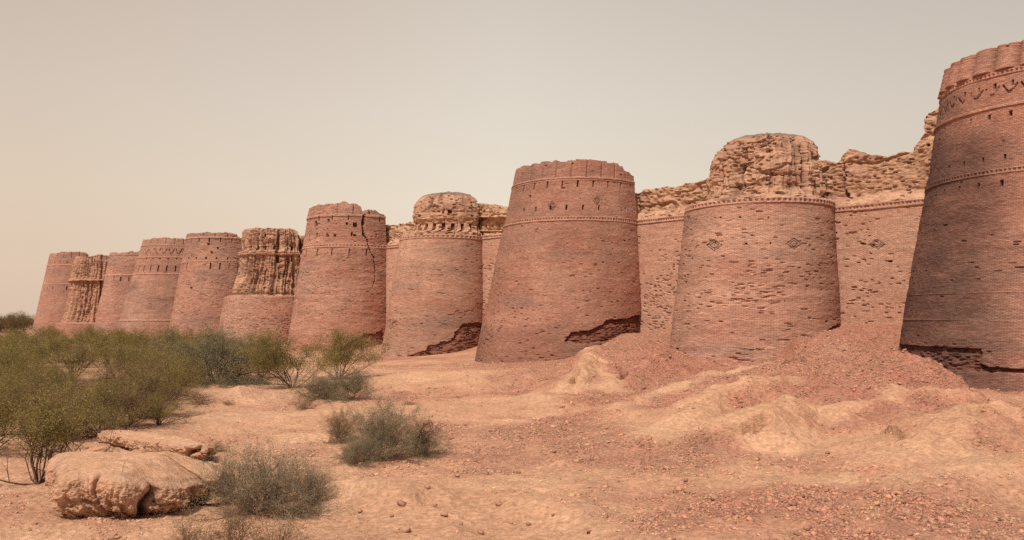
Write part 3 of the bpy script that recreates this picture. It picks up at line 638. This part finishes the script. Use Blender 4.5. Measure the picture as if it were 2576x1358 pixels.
def ground_look(X, Y, Z):
    """rubble amount and albedo of the soil"""
    px, py = proj(X, Y, Z); s, t = st_of(X, Y); vis = Y > 5
    a = fbm2(X*.13, Y*.13, 4, 301); b = fbm2(X*.5, Y*.5, 4, 302); c = fbm2(X*.05, Y*.05, 3, 303)
    e = .5
    gx = fbm2(X*.16+.5*e, Y*.22, 4, 202)
    rub = .25+1.1*a+.45*b+.4*sstep(1150, 1500, px)*vis+.55*np.exp(-np.maximum(t-14, 0)/16)*(px > 950)
    rub = rub+.55*fbm2(X*.28, Y*.28, 4, 309)*sstep(1100, 1500, px)+.42*np.exp(-((px-2150)/330)**2-((py-870)/55)**2)+.55*np.exp(-((px-1640)/60)**2-((py-950)/50)**2)+.35*np.exp(-((px-1850)/260)**2-((py-1290)/70)**2)+.3*np.exp(-((px-2330)/200)**2-((py-1310)/60)**2)
    XW, YW = warp(X, Y)
    for i, w in ((1, 1.1), (2, 1.1), (3, 1.5), (4, 1.1), (5, .9), (8, 1.0), (9, .8)):
        m = near_box(XW, YW, RW[i][0], w*3)
        if m.any():
            d, _ = seg3(XW[m], YW[m], RW[i][0]); rub[m] = rub[m]-.95*np.exp(-(d/w)**2)*(1+.5*b[m])
    rub = rub-1.1*np.exp(-((px-1130)/260)**2-((py-1290)/75)**2)-.7*np.exp(-((px-2180)/190)**2-((py-1130)/40)**2)-.5*np.exp(-((px-1150)/300)**2-((py-1030)/30)**2)
    rub = np.where(px < 900, rub-.35, rub); rub = np.clip(rub, 0, 1)
    pk = np.clip(.25+1.2*c+.5*b+.5*np.exp(-((px-1900)/420)**2-((py-1290)/80)**2)*vis+.35*sstep(1900, 2450, px)*vis+.3*sstep(700, 300, px)*sstep(1000, 1080, py), 0, 1)
    col = C_SAND+(C_SAND2-C_SAND)*np.clip(.45+1.1*fbm2(X*.3, Y*.3, 4, 305)+.5*pk, 0, 1)[..., None]
    rc = C_RUB+(C_PINK-C_RUB)*pk[..., None]; col = col+(rc-col)*np.clip(1.0*rub, 0, .92)[..., None]
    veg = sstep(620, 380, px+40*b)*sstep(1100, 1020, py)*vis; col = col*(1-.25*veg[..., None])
    return rub, col
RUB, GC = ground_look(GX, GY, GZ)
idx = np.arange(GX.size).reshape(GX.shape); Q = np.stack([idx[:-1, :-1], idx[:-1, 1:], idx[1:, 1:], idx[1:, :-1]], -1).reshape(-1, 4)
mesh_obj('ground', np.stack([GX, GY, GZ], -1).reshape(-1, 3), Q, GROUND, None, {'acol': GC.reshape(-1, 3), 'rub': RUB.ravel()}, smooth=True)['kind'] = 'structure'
# ------------------------------------------------------------------ rubble: broken bricks
STONE = NT('broken_brick'); _c = STONE.attr('acol').outputs[0]; _g = STONE.node('ShaderNodeNewGeometry').outputs[0]
STONE = STONE.finish(STONE.vmul(_c, STONE.ramp(STONE.noise(_g, 14, 3, .7), .3, .7, .75, 1.25)), STONE.noise(_g, 22, 3, .7), .02, .7)
def boxes(P, size, rng, flat=.45):
    n = len(P); c = np.array([[x, y, z] for z in (-1, 1) for y in (-1, 1) for x in (-1, 1)], float)
    dim = np.stack([size*rng.uniform(.7, 1.3, n), size*rng.uniform(.45, .9, n), size*rng.uniform(.25, .6, n)], -1)*.5
    V = c[None]*dim[:, None]*rng.uniform(.6, 1.12, (n, 8, 3))
    a = rng.uniform(0, 6.283, n); ti = rng.normal(0, .35, n); tj = rng.normal(0, .35, n)
    ca, sa = np.cos(a), np.sin(a); x, y, z = V[..., 0], V[..., 1], V[..., 2]
    z, x = z*np.cos(ti)[:, None]+x*np.sin(ti)[:, None], x*np.cos(ti)[:, None]-z*np.sin(ti)[:, None]
    z, y = z*np.cos(tj)[:, None]+y*np.sin(tj)[:, None], y*np.cos(tj)[:, None]-z*np.sin(tj)[:, None]
    V = np.stack([x*ca[:, None]-y*sa[:, None], x*sa[:, None]+y*ca[:, None], z], -1)+P[:, None]
    f = np.array([[0, 2, 3, 1], [4, 5, 7, 6], [0, 1, 5, 4], [2, 6, 7, 3], [0, 4, 6, 2], [1, 3, 7, 5]])
    return V.reshape(-1, 3), (f[None]+8*np.arange(n)[:, None, None]).reshape(-1, 4)
def scatter(n, rng):
    r = 1/rng.uniform(1/110., 1/20., n)*1.0; a = rng.uniform(-.62, .62, n); r = np.where(rng.random(n) < .35, rng.uniform(45, 110, n), r)
    X, Y = r*np.tan(a)/1.0, r; return X, Y
rg = np.random.default_rng(5)
X, Y = scatter(700000, rg); Z = ground(X, Y, False); rub, col = ground_look(X, Y, Z); s_, t_ = st_of(X, Y)
keep = (rg.random(len(X)) < np.clip(rub**1.5*.62+.02, 0, 1)*sstep(-.12, .3, fbm2(X*.9, Y*1.1, 4, 330, .6)*1.3+rub*.3-.12)) & (t_ > 1)
X, Y, col = X[keep], Y[keep], col[keep]; Z = ground(X, Y)
size = np.clip(rg.lognormal(-2.75, .5, len(X)), .03, .26)*np.clip(.8+Y/110, 1, 1.45)
V, Qb = boxes(np.stack([X, Y, Z+size*.06], -1), size, rg)
tc = col*rg.uniform(.62, 1.28, (len(X), 1))*(1+rg.normal(0, .05, (len(X), 3))); 
o = mesh_obj('brick_rubble', V, Qb, STONE, None, {'acol': np.repeat(tc, 8, 0)}); tag(o, 'loose broken brick rubble scattered over the slopes', 'rubble', None, 'stuff')
print('stones', len(X))
# individual brick fragments on the pale sand in front
FR = [(1010, 1262, .3), (1150, 1205, .22), (1300, 1240, .2), (1255, 1275, .26), (1022, 1330, .3), (1330, 1320, .18), (1118, 1298, .26), (1094, 1272, .2), (1160, 1318, .16), (1390, 1295, .2), (985, 1300, .16), (1210, 1335, .2), (1075, 1230, .18), (905, 1290, .2), (925, 1215, .34), (1480, 1345, .24)]
for i, (x, y, sz) in enumerate(FR):
    p = wp(x, y, 0.1); zz = float(ground(np.array([p[0]]), np.array([p[1]]))[0]); p = wp(x, y, zz); zz = float(ground(np.array([p[0]]), np.array([p[1]]))[0])
    V, Qf = boxes(np.array([[0, 0, 0.]]), np.array([sz]), rg); tcc = C_RUB*(.75+.4*rg.random())
    o = mesh_obj('brick_fragment', V, Qf, STONE, None, {'acol': np.repeat(tcc[None], 8, 0)}); o.location = (p[0], p[1], zz+.05)
    tag(o, 'small broken brick lying loose on the pale sand in front', 'brick', 'brick fragments on the pale sand')
# ------------------------------------------------------------------ mud blocks
def mud_block(name, label, outline, z0, z1, slope, seed, lump=1., uc=.5, n=900, m=110):
    """outline: closed world polygon (x,y); vertical eroded sides, soft sloping top"""
    O = np.array(outline); c = O.mean(0); seg = np.r_[O, O[:1]]; L = np.r_[0, np.cumsum(np.hypot(*np.diff(seg, axis=0).T))]
    # smooth closed curve
    tt = np.linspace(0, L[-1], n+1)[:-1]; xs = np.interp(tt, L, seg[:, 0]); ys = np.interp(tt, L, seg[:, 1])
    k = np.exp(-np.linspace(-2.5, 2.5, 25)**2); k /= k.sum()
    xs = np.convolve(np.r_[xs[-12:], xs, xs[:12]], k, 'valid'); ys = np.convolve(np.r_[ys[-12:], ys, ys[:12]], k, 'valid')
    nx, ny = np.gradient(ys), -np.gradient(xs); q = np.hypot(nx, ny); nx, ny = nx/q, ny/q
    if np.sum(nx*(xs-c[0])+ny*(ys-c[1])) < 0: nx, ny = -nx, -ny
    k2 = np.hanning(n//6); k2 /= k2.sum(); hn = len(k2)//2
    sm = lambda a: np.convolve(np.r_[a[-hn:], a, a[:len(k2)-1-hn]], k2, 'valid')
    ny_s = np.clip(sm(ny)*1.3+.1, 0, 1); nx_s = np.clip(sm(nx), 0, 1)
    per = tt; P = []; UV = []; DD = []
    hts = np.linspace(0, 1, m)
    for h in hts:                                         # side wall, bulging with an undercut foot
        zz = z0+(z1-z0-.55*ny_s-.25*nx_s)*h
        rear = ny_s; prof = -uc*(1-rear)*math.exp(-(h/.17)**2)+.10*math.sin(math.pi*min(1, h*1.05))-.26*max(0, (h-.8)/.2)**2
        w = .3*fbm2(per*1.2, per*0+h*1.5, 2, seed+9)
        ck = np.clip(1-np.abs(fbm2(per*.55+w*.6, per*0+h*.35, 3, seed+1))*9, 0, 1)
        ck2 = np.clip(1-np.abs(fbm2(per*1.5+w*2, per*0+h*1.1, 3, seed+11))*7, 0, 1)*max(0, 1-h)
        dd = prof+lump*(-.30*np.abs(fbm2(per*1.7+w, h*.5+0*per, 3, seed+13))*(1.05-h)+.16*fbm2(per*.9+w, h*1.6+0*per, 3, seed+2)+.30*fbm2(per*3.2+w, h*4.5+0*per, 5, seed+3, .7)*(1.08-h)+.12*fbm2(per*9, h*12+0*per, 4, seed+5, .7)*(1.06-h)+.07*(np.floor(2.5*fbm2(per*2.2+w, h*9+0*per, 3, seed+15))/2.5)*(1-h)-.62*ck*min(1., max(0, 1-h)*2.4)-.24*ck2)
        DD.append(np.r_[dd-prof, (dd-prof)[:1]]); P.append(np.stack([xs+nx*dd, ys+ny*dd, zz+.03*fbm2(per*3, h*6+0*per, 3, seed+4)+slope(xs, ys)*h], -1)); UV.append(np.stack([per, zz, 0*per], -1))
    e = P[-1]; jit = fbm2(per*.8, per*0, 4, seed+21)
    for k_ in range(1, 46):                                # top, drawn in to the middle
        f = 1-(k_/45.)**1.15; w_ = math.exp(-k_/4.); ex_, ey_ = xs+nx*prof, ys+ny*prof
        ex_, ey_ = ex_*(1-w_)+e[:, 0]*w_, ey_*(1-w_)+e[:, 1]*w_; x, y = c[0]+(ex_-c[0])*f, c[1]+(ey_-c[1])*f
        zt = z1-(.55*ny_s+.25*nx_s)*f**2+slope(x, y)+.12*(1-f**3)+.10*fbm2(x*1.3, y*1.3, 4, seed+6)+.035*fbm2(x*6, y*6, 4, seed+7)
        P.append(np.stack([x, y, zt], -1)); UV.append(np.stack([x, y, zt], -1))
    DD = np.stack(DD); P = np.stack(P); P = np.concatenate([P, P[:, :1]], 1); UV = np.stack(UV); UV = np.concatenate([UV, UV[:, :1]], 1)
    col = C_MUD+(C_SAND2-C_MUD)*np.clip(.2+fbm3(P[..., 0]*.9, P[..., 1]*.9, P[..., 2]*2, 3, seed+8), 0, 1)[..., None]
    col[:m] *= (1-.62*np.clip(-DD*2.3-.16, 0, 1))[..., None]; col[m:] = C_SAND+(C_SAND2-C_SAND)*np.clip(.4+1.2*fbm2(P[m:, :, 0], P[m:, :, 1], 3, seed), 0, 1)[..., None]; col *= 1.1  # hollows of the side wall coloured darker to stand for shade
    ix = np.arange(P.shape[0]*P.shape[1]).reshape(P.shape[:2]); Qm = np.stack([ix[:-1, :-1], ix[:-1, 1:], ix[1:, 1:], ix[1:, :-1]], -1).reshape(-1, 4)
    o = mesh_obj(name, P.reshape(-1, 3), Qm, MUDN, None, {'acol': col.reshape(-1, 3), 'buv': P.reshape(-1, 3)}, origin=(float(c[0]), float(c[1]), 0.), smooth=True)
    return tag(o, label, 'mud block')
def gp(x, y, z=0.): p = wp(x, y, z); return (p[0], p[1])
mud_block('mud_block', 'large overhanging block of cracked dried mud in the left foreground, left of the twiggy bush',
          [gp(128, 1255), gp(150, 1302), gp(220, 1298), gp(300, 1302), gp(390, 1290), gp(470, 1275), gp(522, 1248), gp(545, 1228, .1), gp(530, 1195, .8), gp(450, 1155, 1.1), gp(350, 1132, 1.2), gp(250, 1132, 1.2), gp(165, 1165, .9), gp(118, 1210, .5)], -.15, 1.48,
          lambda x, y: -.03*np.maximum(y-29.3, 0)-.33*np.maximum(x+12.6, 0), 400)
mud_block('mud_ridge', 'low curved ridge of dried mud behind the large mud block, under the green shrubs',
          [gp(255, 1100), gp(290, 1118), gp(350, 1135), gp(430, 1150), gp(520, 1152), gp(545, 1140), gp(500, 1105, .3), gp(430, 1088, .5), gp(330, 1075, .7), gp(270, 1080, .5)], -.1, .72,
          lambda x, y: -.10*np.maximum(x+14.0, 0)-.05*np.maximum(y-38, 0), 420, lump=.7, uc=.12, n=600, m=60)
# ------------------------------------------------------------------ vegetation
def tubes(segs):
    """segs: list of (p0,p1,r0,r1) -> triangular prisms"""
    A = np.array([s[0] for s in segs]); B = np.array([s[1] for s in segs]); ra = np.array([s[2] for s in segs]); rb = np.array([s[3] for s in segs])
    d = B-A; d /= np.linalg.norm(d, axis=1)[:, None]+1e-9; up = np.where(np.abs(d[:, 2:3]) > .9, [[1., 0, 0]], [[0, 0, 1.]])
    u = np.cross(d, up); u /= np.linalg.norm(u, axis=1)[:, None]; v = np.cross(d, u); V = []
    for (P, r) in ((A, ra), (B, rb)):
        for k in range(3):
            a = k*2*math.pi/3; V.append(P+(u*math.cos(a)+v*math.sin(a))*r[:, None])
    V = np.stack(V, 1); f = np.array([[0, 1, 4, 3], [1, 2, 5, 4], [2, 0, 3, 5]])
    return V.reshape(-1, 3), (f[None]+6*np.arange(len(A))[:, None, None]).reshape(-1, 4)
def grow(rng, n_stems, H, Wd, levels, wig=.25, spread=.9, r0=.04, steps=6, kids=3, droop=0., base=.15):
    segs = []; tips = []
    def br(p, d, L, r, lv):
        n = max(3, int(steps*(.6 if lv else 1))); q = np.array(p, float); d = np.array(d, float)
        for i in range(n):
            d = d+rng.normal(0, wig, 3)*.5; d[2] += (-droop*(i/n)) ; d /= np.linalg.norm(d)
            q2 = q+d*L/n; ra, rb = r*(1-i/n*.6), r*(1-(i+1)/n*.6)
            if q2[2] < .03: q2[2] = .03+abs(rng.normal(0, .03))
            segs.append((q.copy(), q2.copy(), ra, rb)); 
            if lv >= levels-1: tips.append((q2.copy(), d.copy()))
            if lv < levels and i >= (1 if lv == 0 else 0):
                for _ in range(kids if lv == 0 else max(1, kids-1)):
                    if rng.random() < .75:
                        dd = d+rng.normal(0, .75, 3); dd[2] += .1; dd /= np.linalg.norm(dd); br(q2, dd, L*rng.uniform(.3, .55), rb*.6, lv+1)
            q = q2
    for _ in range(n_stems):
        a = rng.uniform(0, 2*math.pi); e = abs(rng.normal(0, spread)); e = min(e, 1.35)
        d = (math.cos(a)*math.sin(e), math.sin(a)*math.sin(e), math.cos(e)); L = 1/math.sqrt((math.sin(e)/(Wd/2))**2+(math.cos(e)/H)**2)*rng.uniform(.75, 1.05)
        br((math.cos(a)*base*rng.random(), math.sin(a)*base*rng.random(), 0), d, L, r0*rng.uniform(.6, 1.1), 0)
    return segs, tips
def leaves(tips, rng, per, size, jit, aspect=.35):
    T = np.array([t[0] for t in tips]); n = len(T)*per; P = np.repeat(T, per, 0)+rng.normal(0, jit, (n, 3)); P[:, 2] = np.maximum(P[:, 2], .05)
    a = rng.normal(size=(n, 3)); a /= np.linalg.norm(a, axis=1)[:, None]; b = np.cross(a, rng.normal(size=(n, 3))); b /= np.linalg.norm(b, axis=1)[:, None]
    s = size*rng.uniform(.5, 1.3, n)[:, None]; V = np.stack([P-a*s, P-b*s*aspect, P+a*s, P+b*s*aspect], 1)
    return V.reshape(-1, 3), np.arange(n*4).reshape(-1, 4)
BARK = mat_plain('dark_bark', (.13, .075, .055), .3); BARKG = mat_plain('dry_twig_bark', (.26, .18, .13), .3)
LG = mat_plain('olive_leaf', (.245, .195, .07), .38, trans=.3, sc_=1.3); LB = mat_plain('brown_olive_leaf', (.26, .165, .085), .35, trans=.25, sc_=1.3)
LGY = mat_plain('grey_green_leaf', (.24, .205, .125), .35, trans=.2, sc_=1.5); LF = mat_plain('far_leaf', (.17, .12, .055), .35, trans=.2, sc_=.6)
def shrub_meshes(kind, seed):
    rng = np.random.default_rng(seed); st = {}
    if kind == 'green': segs, tips = grow(rng, 16, 3.3, 6.4, 2, wig=.32, spread=.75, r0=.045, kids=2, steps=7); lv = leaves([t for t in tips if t[0][2] > 1.25+.5*rng.random()], rng, 12, .042, .18); ml, mb = LG, BARK
    elif kind == 'far': segs, tips = grow(rng, 12, 3.6, 8., 2, wig=.35, spread=.85, r0=.06, kids=2, steps=6); lv = leaves([t for t in tips if t[0][2] > .9+.6*rng.random()], rng, 10, .085, .28, .4); ml, mb = LG, BARK
    elif kind == 'thin': segs, tips = grow(rng, 12, 3.9, 8.5, 2, wig=.35, spread=.75, r0=.045, kids=2, steps=7); lv = leaves([t for t in tips if t[0][2] > 1.7], rng, 26, .05, .24); ml, mb = LG, BARK
    elif kind == 'grey': segs, tips = grow(rng, 34, 2.6, 4.2, 2, wig=.35, spread=.9, r0=.028, kids=2, steps=7, droop=.12, base=.4); lv = leaves(tips, rng, 11, .034, .08, .22); ml, mb = LGY, BARKG
    elif kind == 'dome': segs, tips = grow(rng, 46, 4.2, 8.2, 2, wig=.3, spread=1.0, r0=.05, kids=2, steps=7, droop=.18, base=.9); lv = leaves([t for t in tips], rng, 13, .06, .16, .25); ml, mb = LGY, BARK
    elif kind == 'twig': segs, tips = grow(rng, 62, 2.0, 4.5, 2, wig=.45, spread=.85, r0=.024, kids=2, steps=8, droop=.05, base=.7); lv = leaves(tips, rng, 3, .032, .07, .2); ml, mb = LGY, BARKG
    elif kind == 'tuft': segs, tips = grow(rng, 26, .7, 1.3, 1, wig=.4, spread=.9, r0=.012, kids=2, steps=5, base=.2); lv = leaves(tips, rng, 5, .03, .06, .2); ml, mb = LB, BARKG
    V, Qs = tubes(segs); return (V, Qs, mb), (lv[0], lv[1], ml)
PROTO = {}
def shrub(kind, var, x, y, label, name='shrub', sx=1., sz=1., rot=None, zg=None, group=None, leafmat=None, cat='shrub', Yd=None):
    key = (kind, var)
    if Yd is None:
        X_, Y_, zz = hit(x, y) if y < 1340 else (wp(x, y, .1)[0], wp(x, y, .1)[1], .1)
    else:
        Y_ = Yd; X_ = (x-CX)*Y_/F; zz = float(ground(np.array([X_]), np.array([Y_]), False)[0])
    root = empty(name, (X_, Y_, zz-.03), label, cat, group); root.rotation_euler = (0, 0, rot if rot is not None else random.uniform(0, 6.28)); root.scale = (sx, sx, sz)
    if key not in PROTO:
        a, b = shrub_meshes(kind, 500+hash_(kind)+var*13)
        s_ = mesh_obj('stems', a[0], a[1], a[2], root); l_ = mesh_obj('foliage', b[0], b[1], b[2], root, k=4); PROTO[key] = (s_, l_)
    else:
        for q in PROTO[key]:
            c = q.copy(); COL.objects.link(c); c.parent = root
    if leafmat:
        ch = [c for c in root.children if c.name.startswith('foliage')][0]
        for i, sl in enumerate(ch.material_slots): sl.link = 'OBJECT'; sl.material = leafmat
    return root
def hash_(s): return sum(ord(c)*(i+3) for i, c in enumerate(s)) % 97
# far scrub rows: bushes in front of the far bastions and out to the horizon
rv = random.Random(3)
for i in range(26):
    x = -60+i*24+rv.uniform(-10, 10); Yd = rv.uniform(150, 215)
    if x > 190: Yd = min(Yd, np.interp(x, [190, 560], [195, 150]))
    if x > 560: continue
    shrub('far', i % 3, x, 0, 'distant olive shrub in the scrub at the foot of the far bastions', sx=rv.uniform(.6, 1.2), sz=rv.uniform(.55, 1.1), group='shrubs at the foot of the far bastions', Yd=Yd)
for i in range(14):
    shrub('far', i % 3, -70+i*11+rv.uniform(-5, 5), 0, 'hazy tree on the far left horizon beyond the fort', name='tree', cat='tree', sx=rv.uniform(1.3, 2.), sz=rv.uniform(1.45, 1.9), group='trees on the left horizon', Yd=rv.uniform(300, 420), leafmat=LF)
for i, (x, y) in enumerate([(-30, 930), (40, 938), (95, 925), (150, 912), (215, 925), (270, 915), (330, 930), (390, 918), (450, 915), (500, 905), (20, 905), (120, 898), (240, 895), (350, 895), (430, 890), (520, 888)]):
    shrub('far', (i+1) % 3, x, y, 'olive shrub in the dense middle of the thicket left of the grey dome bush', sx=rv.uniform(.6, 1.05), sz=rv.uniform(.6, 1.1), group='shrubs in the middle of the thicket')
for i, (x, y, L) in enumerate([(-20, 990, 'olive shrub at the left edge of the middle thicket'), (50, 1000, 'low spreading olive shrub near the left edge'), (183, 958, 'open olive shrub with a fan of bare stems showing in the thicket'),
                               (300, 975, 'olive shrub between the fan stemmed shrub and the grey dome bush'), (380, 995, 'brownish spreading shrub in front of the grey dome bush'), (455, 975, 'small olive shrub at the left foot of the grey dome bush')]):
    shrub('green', i % 3, x, y, L, sx=1.15 if i != 5 else .7, sz=1.1 if i not in (4, 5) else .75, leafmat=LB if i in (4,) else None)
for i, (x, y) in enumerate([(-40, 1075), (40, 1060), (120, 1085), (205, 1065), (285, 1075), (345, 1050), (395, 1040), (425, 1010), (330, 1020), (60, 1030), (150, 1030), (255, 1025)]):
    shrub('green', (i+2) % 3, x, y, 'feathery olive shrub in the front of the thicket above the mud ridge', sx=rv.uniform(.7, 1.1), sz=rv.uniform(.62, .98), leafmat=LB if i % 3 == 2 else None, group='shrubs in the front of the thicket')
for i, (x, y) in enumerate([(465, 925), (560, 905), (615, 915), (350, 955), (120, 985), (410, 945)]):
    shrub('green', i % 3, x, y, 'small olive shrub among the taller ones around the grey dome bush', sx=rv.uniform(.8, 1.1), sz=rv.uniform(.6, .85), group='small shrubs around the grey dome bush')
for i, (x, y) in enumerate([(0, 1100), (170, 1100), (250, 1100), (320, 1075), (400, 1070), (-60, 1030), (90, 1045)]):
    shrub('green', (i+1) % 3, x, y, 'low feathery olive shrub at the very front of the thicket', sx=rv.uniform(.7, .95), sz=rv.uniform(.45, .7), leafmat=LB if i % 2 else None, group='low shrubs at the very front of the thicket')
shrub('green', 1, 95, 1216, 'nearest olive shrub with dark fan of stems beside the large mud block', name='shrub', sx=1.0, sz=1.05, rot=.5)
shrub('green', 2, -40, 1150, 'olive shrub cut off by the left edge behind the fan stemmed one', sx=1.0, sz=1.0, rot=2.5)
shrub('dome', 0, 545, 962, 'large grey dome shaped thorn bush with a dark hollow at its foot', sx=1.3, sz=1.12, rot=.3)
shrub('thin', 0, 735, 976, 'thin open tree with forked bare trunk right of the grey dome bush', name='small_tree', cat='tree', sx=1.25, sz=1.05, rot=1.2)
shrub('thin', 1, 850, 955, 'thin flat topped tree behind the low grey bush', name='small_tree', cat='tree', sx=1.3, sz=1.0, rot=2.2)
shrub('thin', 0, 655, 950, 'sparse low tree between the grey dome bush and the forked tree', name='small_tree', cat='tree', sx=.9, sz=.85, rot=3.2)
shrub('grey', 0, 800, 1003, 'left half of a low dense grey bush under the flat topped tree', sx=1.0, sz=.85, rot=.2)
shrub('grey', 1, 880, 1006, 'right half of a low dense grey bush under the flat topped tree', sx=.95, sz=.88, rot=1.9)
shrub('grey', 1, 958, 1160, 'dense grey green bush in the middle foreground', sx=.82, sz=.98, rot=.8)
shrub('grey', 0, 910, 1165, 'low left skirt of the dense grey green bush', sx=.45, sz=.5, rot=2.8)
shrub('grey', 0, 1062, 1140, 'grey bush with an arching bare branch right of the dense one', sx=.55, sz=.55, rot=4.)
shrub('grey', 2, 862, 1112, 'small brownish bush left of the dense grey green bush', sx=.5, sz=.6, rot=1., leafmat=LB)
shrub('twig', 0, 655, 1290, 'wide twiggy leafless bush in the foreground right of the mud block', sx=1.05, sz=1.08, rot=.4)
shrub('twig', 1, 780, 1262, 'right wing of the twiggy foreground bush, thin dry stems', sx=.42, sz=.62, rot=1.4)
for i, (x, y, L) in enumerate([(590, 1368, 'dry tuft cut off by the bottom edge below the twiggy bush'), (480, 1372, 'sparse dry tuft at the bottom edge below the mud block'), (700, 1372, 'dry grassy tuft at the bottom edge right of another'), (500, 1015, 'small grey tuft on the sand below the grey dome bush'),
                               (768, 1028, 'small dry tuft in front of the low grey bush'), (575, 1018, 'tiny brown tuft on the sandy rise'), (548, 1135, 'dry brown tuft on the sand behind the mud block'), (1030, 1018, 'little dark tuft on the sand right of the low grey bush'), (380, 1150, 'dry twigs lying in the hollow behind the large mud block')]):
    shrub('tuft', i % 3, x, y, L, name='dry_tuft', cat='tuft', sx=[1.3, 1., 1.2, 1.9, 1.6, .8, .9, .9, 1.4][i], sz=[1.3, .9, 1., 1.2, 1.1, .5, .6, .4, .4][i])
# arching bare branch
def arch():
    p = wp(1048, 1130, 0.3); segs = []; rng = np.random.default_rng(8)
    zz = float(ground(np.array([p[0]]), np.array([p[1]]), False)[0])
    for k in range(7):
        a0 = np.array([0., 0, 0]); L = rng.uniform(.7, 1.15); H = rng.uniform(1., 1.6)
        prev = a0; n = 14; w = rng.normal(0, .3)
        for i in range(1, n+1):
            f = i/n; q = np.array([.15*math.sin(f*3)+L*f*f*1.1-.1, w*f, H*math.sin(f*2.35)])+rng.normal(0, .02, 3); r = .028*(1-.75*f)*(1 if k == 0 else .55)
            segs.append((prev, q, r*1.06, r)); prev = q
            if f > .35:
                for _ in range(3):
                    d = rng.normal(0, .16, 3); segs.append((q, q+d, .006, .003)); segs.append((q+d, q+d*1.5+rng.normal(0, .08, 3), .004, .002))
    V, Qs = tubes(segs); o = mesh_obj('bare_branch', V, Qs, BARK); o.location = (p[0], p[1], zz); tag(o, 'dark bare branch arching out of the grey bush in the middle foreground', 'branch')
arch()
# ------------------------------------------------------------------ sky, sun, camera
w = bpy.data.worlds.new('World'); sc.world = w; w.use_nodes = True; nt = w.node_tree; nt.nodes.clear(); N = nt.nodes.new; Lk = nt.links.new
SUN_EL, SUN_DIR = math.radians(56), np.array([-.42, -.91])
sky = N('ShaderNodeTexSky'); sky.sky_type = 'NISHITA'; sky.sun_disc = False; sky.sun_elevation = SUN_EL; sky.sun_rotation = math.atan2(SUN_DIR[0], SUN_DIR[1]); sky.dust_density = 6; sky.air_density = 1.5
b1 = N('ShaderNodeBackground'); b1.inputs[1].default_value = .07; Lk(sky.outputs[0], b1.inputs[0])
tc_ = N('ShaderNodeTexCoord'); sx = N('ShaderNodeSeparateXYZ'); Lk(tc_.outputs['Generated'], sx.inputs[0])
cr = N('ShaderNodeValToRGB'); e = cr.color_ramp; Lk(sx.outputs[2], cr.inputs[0])
def lin(c): return tuple(((v/255)/12.92 if v/255 <= .04045 else ((v/255+.055)/1.055)**2.4) for v in c)+(1,)
e.elements[0].position = 0; e.elements[0].color = lin((222, 203, 184)); e.elements[1].position = 1; e.elements[1].color = lin((178, 176, 178))
for p, c in ((.06, (225, 208, 188)), (.14, (223, 211, 192)), (.24, (214, 204, 190)), (.36, (201, 190, 177))):
    q = e.elements.new(p); q.color = lin(c)
mr = N('ShaderNodeMapRange'); mr.inputs[1].default_value = -.02; mr.inputs[2].default_value = .55; mr.inputs[3].default_value = 0; mr.inputs[4].default_value = 1; Lk(sx.outputs[0], mr.inputs[0])
m1 = N('ShaderNodeMix'); m1.data_type = 'RGBA'; m1.blend_type = 'MULTIPLY'; Lk(mr.outputs[0], m1.inputs[0]); Lk(cr.outputs[0], m1.inputs[6]); m1.inputs[7].default_value = (.82, .80, .80, 1)
mr2 = N('ShaderNodeMapRange'); mr2.inputs[1].default_value = .0; mr2.inputs[2].default_value = -.5; mr2.inputs[3].default_value = 0; mr2.inputs[4].default_value = 1; Lk(sx.outputs[0], mr2.inputs[0])
m2 = N('ShaderNodeMix'); m2.data_type = 'RGBA'; m2.blend_type = 'MULTIPLY'; Lk(mr2.outputs[0], m2.inputs[0]); Lk(m1.outputs[2], m2.inputs[6]); m2.inputs[7].default_value = (.88, .81, .78, 1)
b2 = N('ShaderNodeBackground'); b2.inputs[1].default_value = 1.23; Lk(m2.outputs[2], b2.inputs[0])
mx = N('ShaderNodeMixShader'); mx.inputs[0].default_value = .9; Lk(b1.outputs[0], mx.inputs[1]); Lk(b2.outputs[0], mx.inputs[2])
ow = N('ShaderNodeOutputWorld'); Lk(mx.outputs[0], ow.inputs[0])
sl = bpy.data.lights.new('sun', 'SUN'); sl.energy = 3.5; sl.angle = math.radians(1.5); sl.color = (1, .92, .80); so = bpy.data.objects.new('sun', sl); COL.objects.link(so)
from mathutils import Vector
dv = Vector((SUN_DIR[0]*math.cos(SUN_EL), SUN_DIR[1]*math.cos(SUN_EL), math.sin(SUN_EL))); so.rotation_euler = dv.to_track_quat('Z', 'Y').to_euler(); so.location = (0, 0, 60)
cd = bpy.data.cameras.new('camera'); cd.sensor_width = 36; cd.lens = 36*F/2575; cd.shift_y = (HY-679)/2575; cd.clip_end = 20000; cd.clip_start = .1
co = bpy.data.objects.new('camera', cd); co.location = (0, 0, ZC); co.rotation_euler = (math.pi/2, 0, 0); COL.objects.link(co); sc.camera = co
sc.view_settings.view_transform = 'Standard'; sc.view_settings.look = 'None'; sc.view_settings.exposure = 0; sc.view_settings.gamma = 1
sc.cycles.max_bounces = 5; sc.cycles.diffuse_bounces = 3; sc.cycles.use_denoising = False
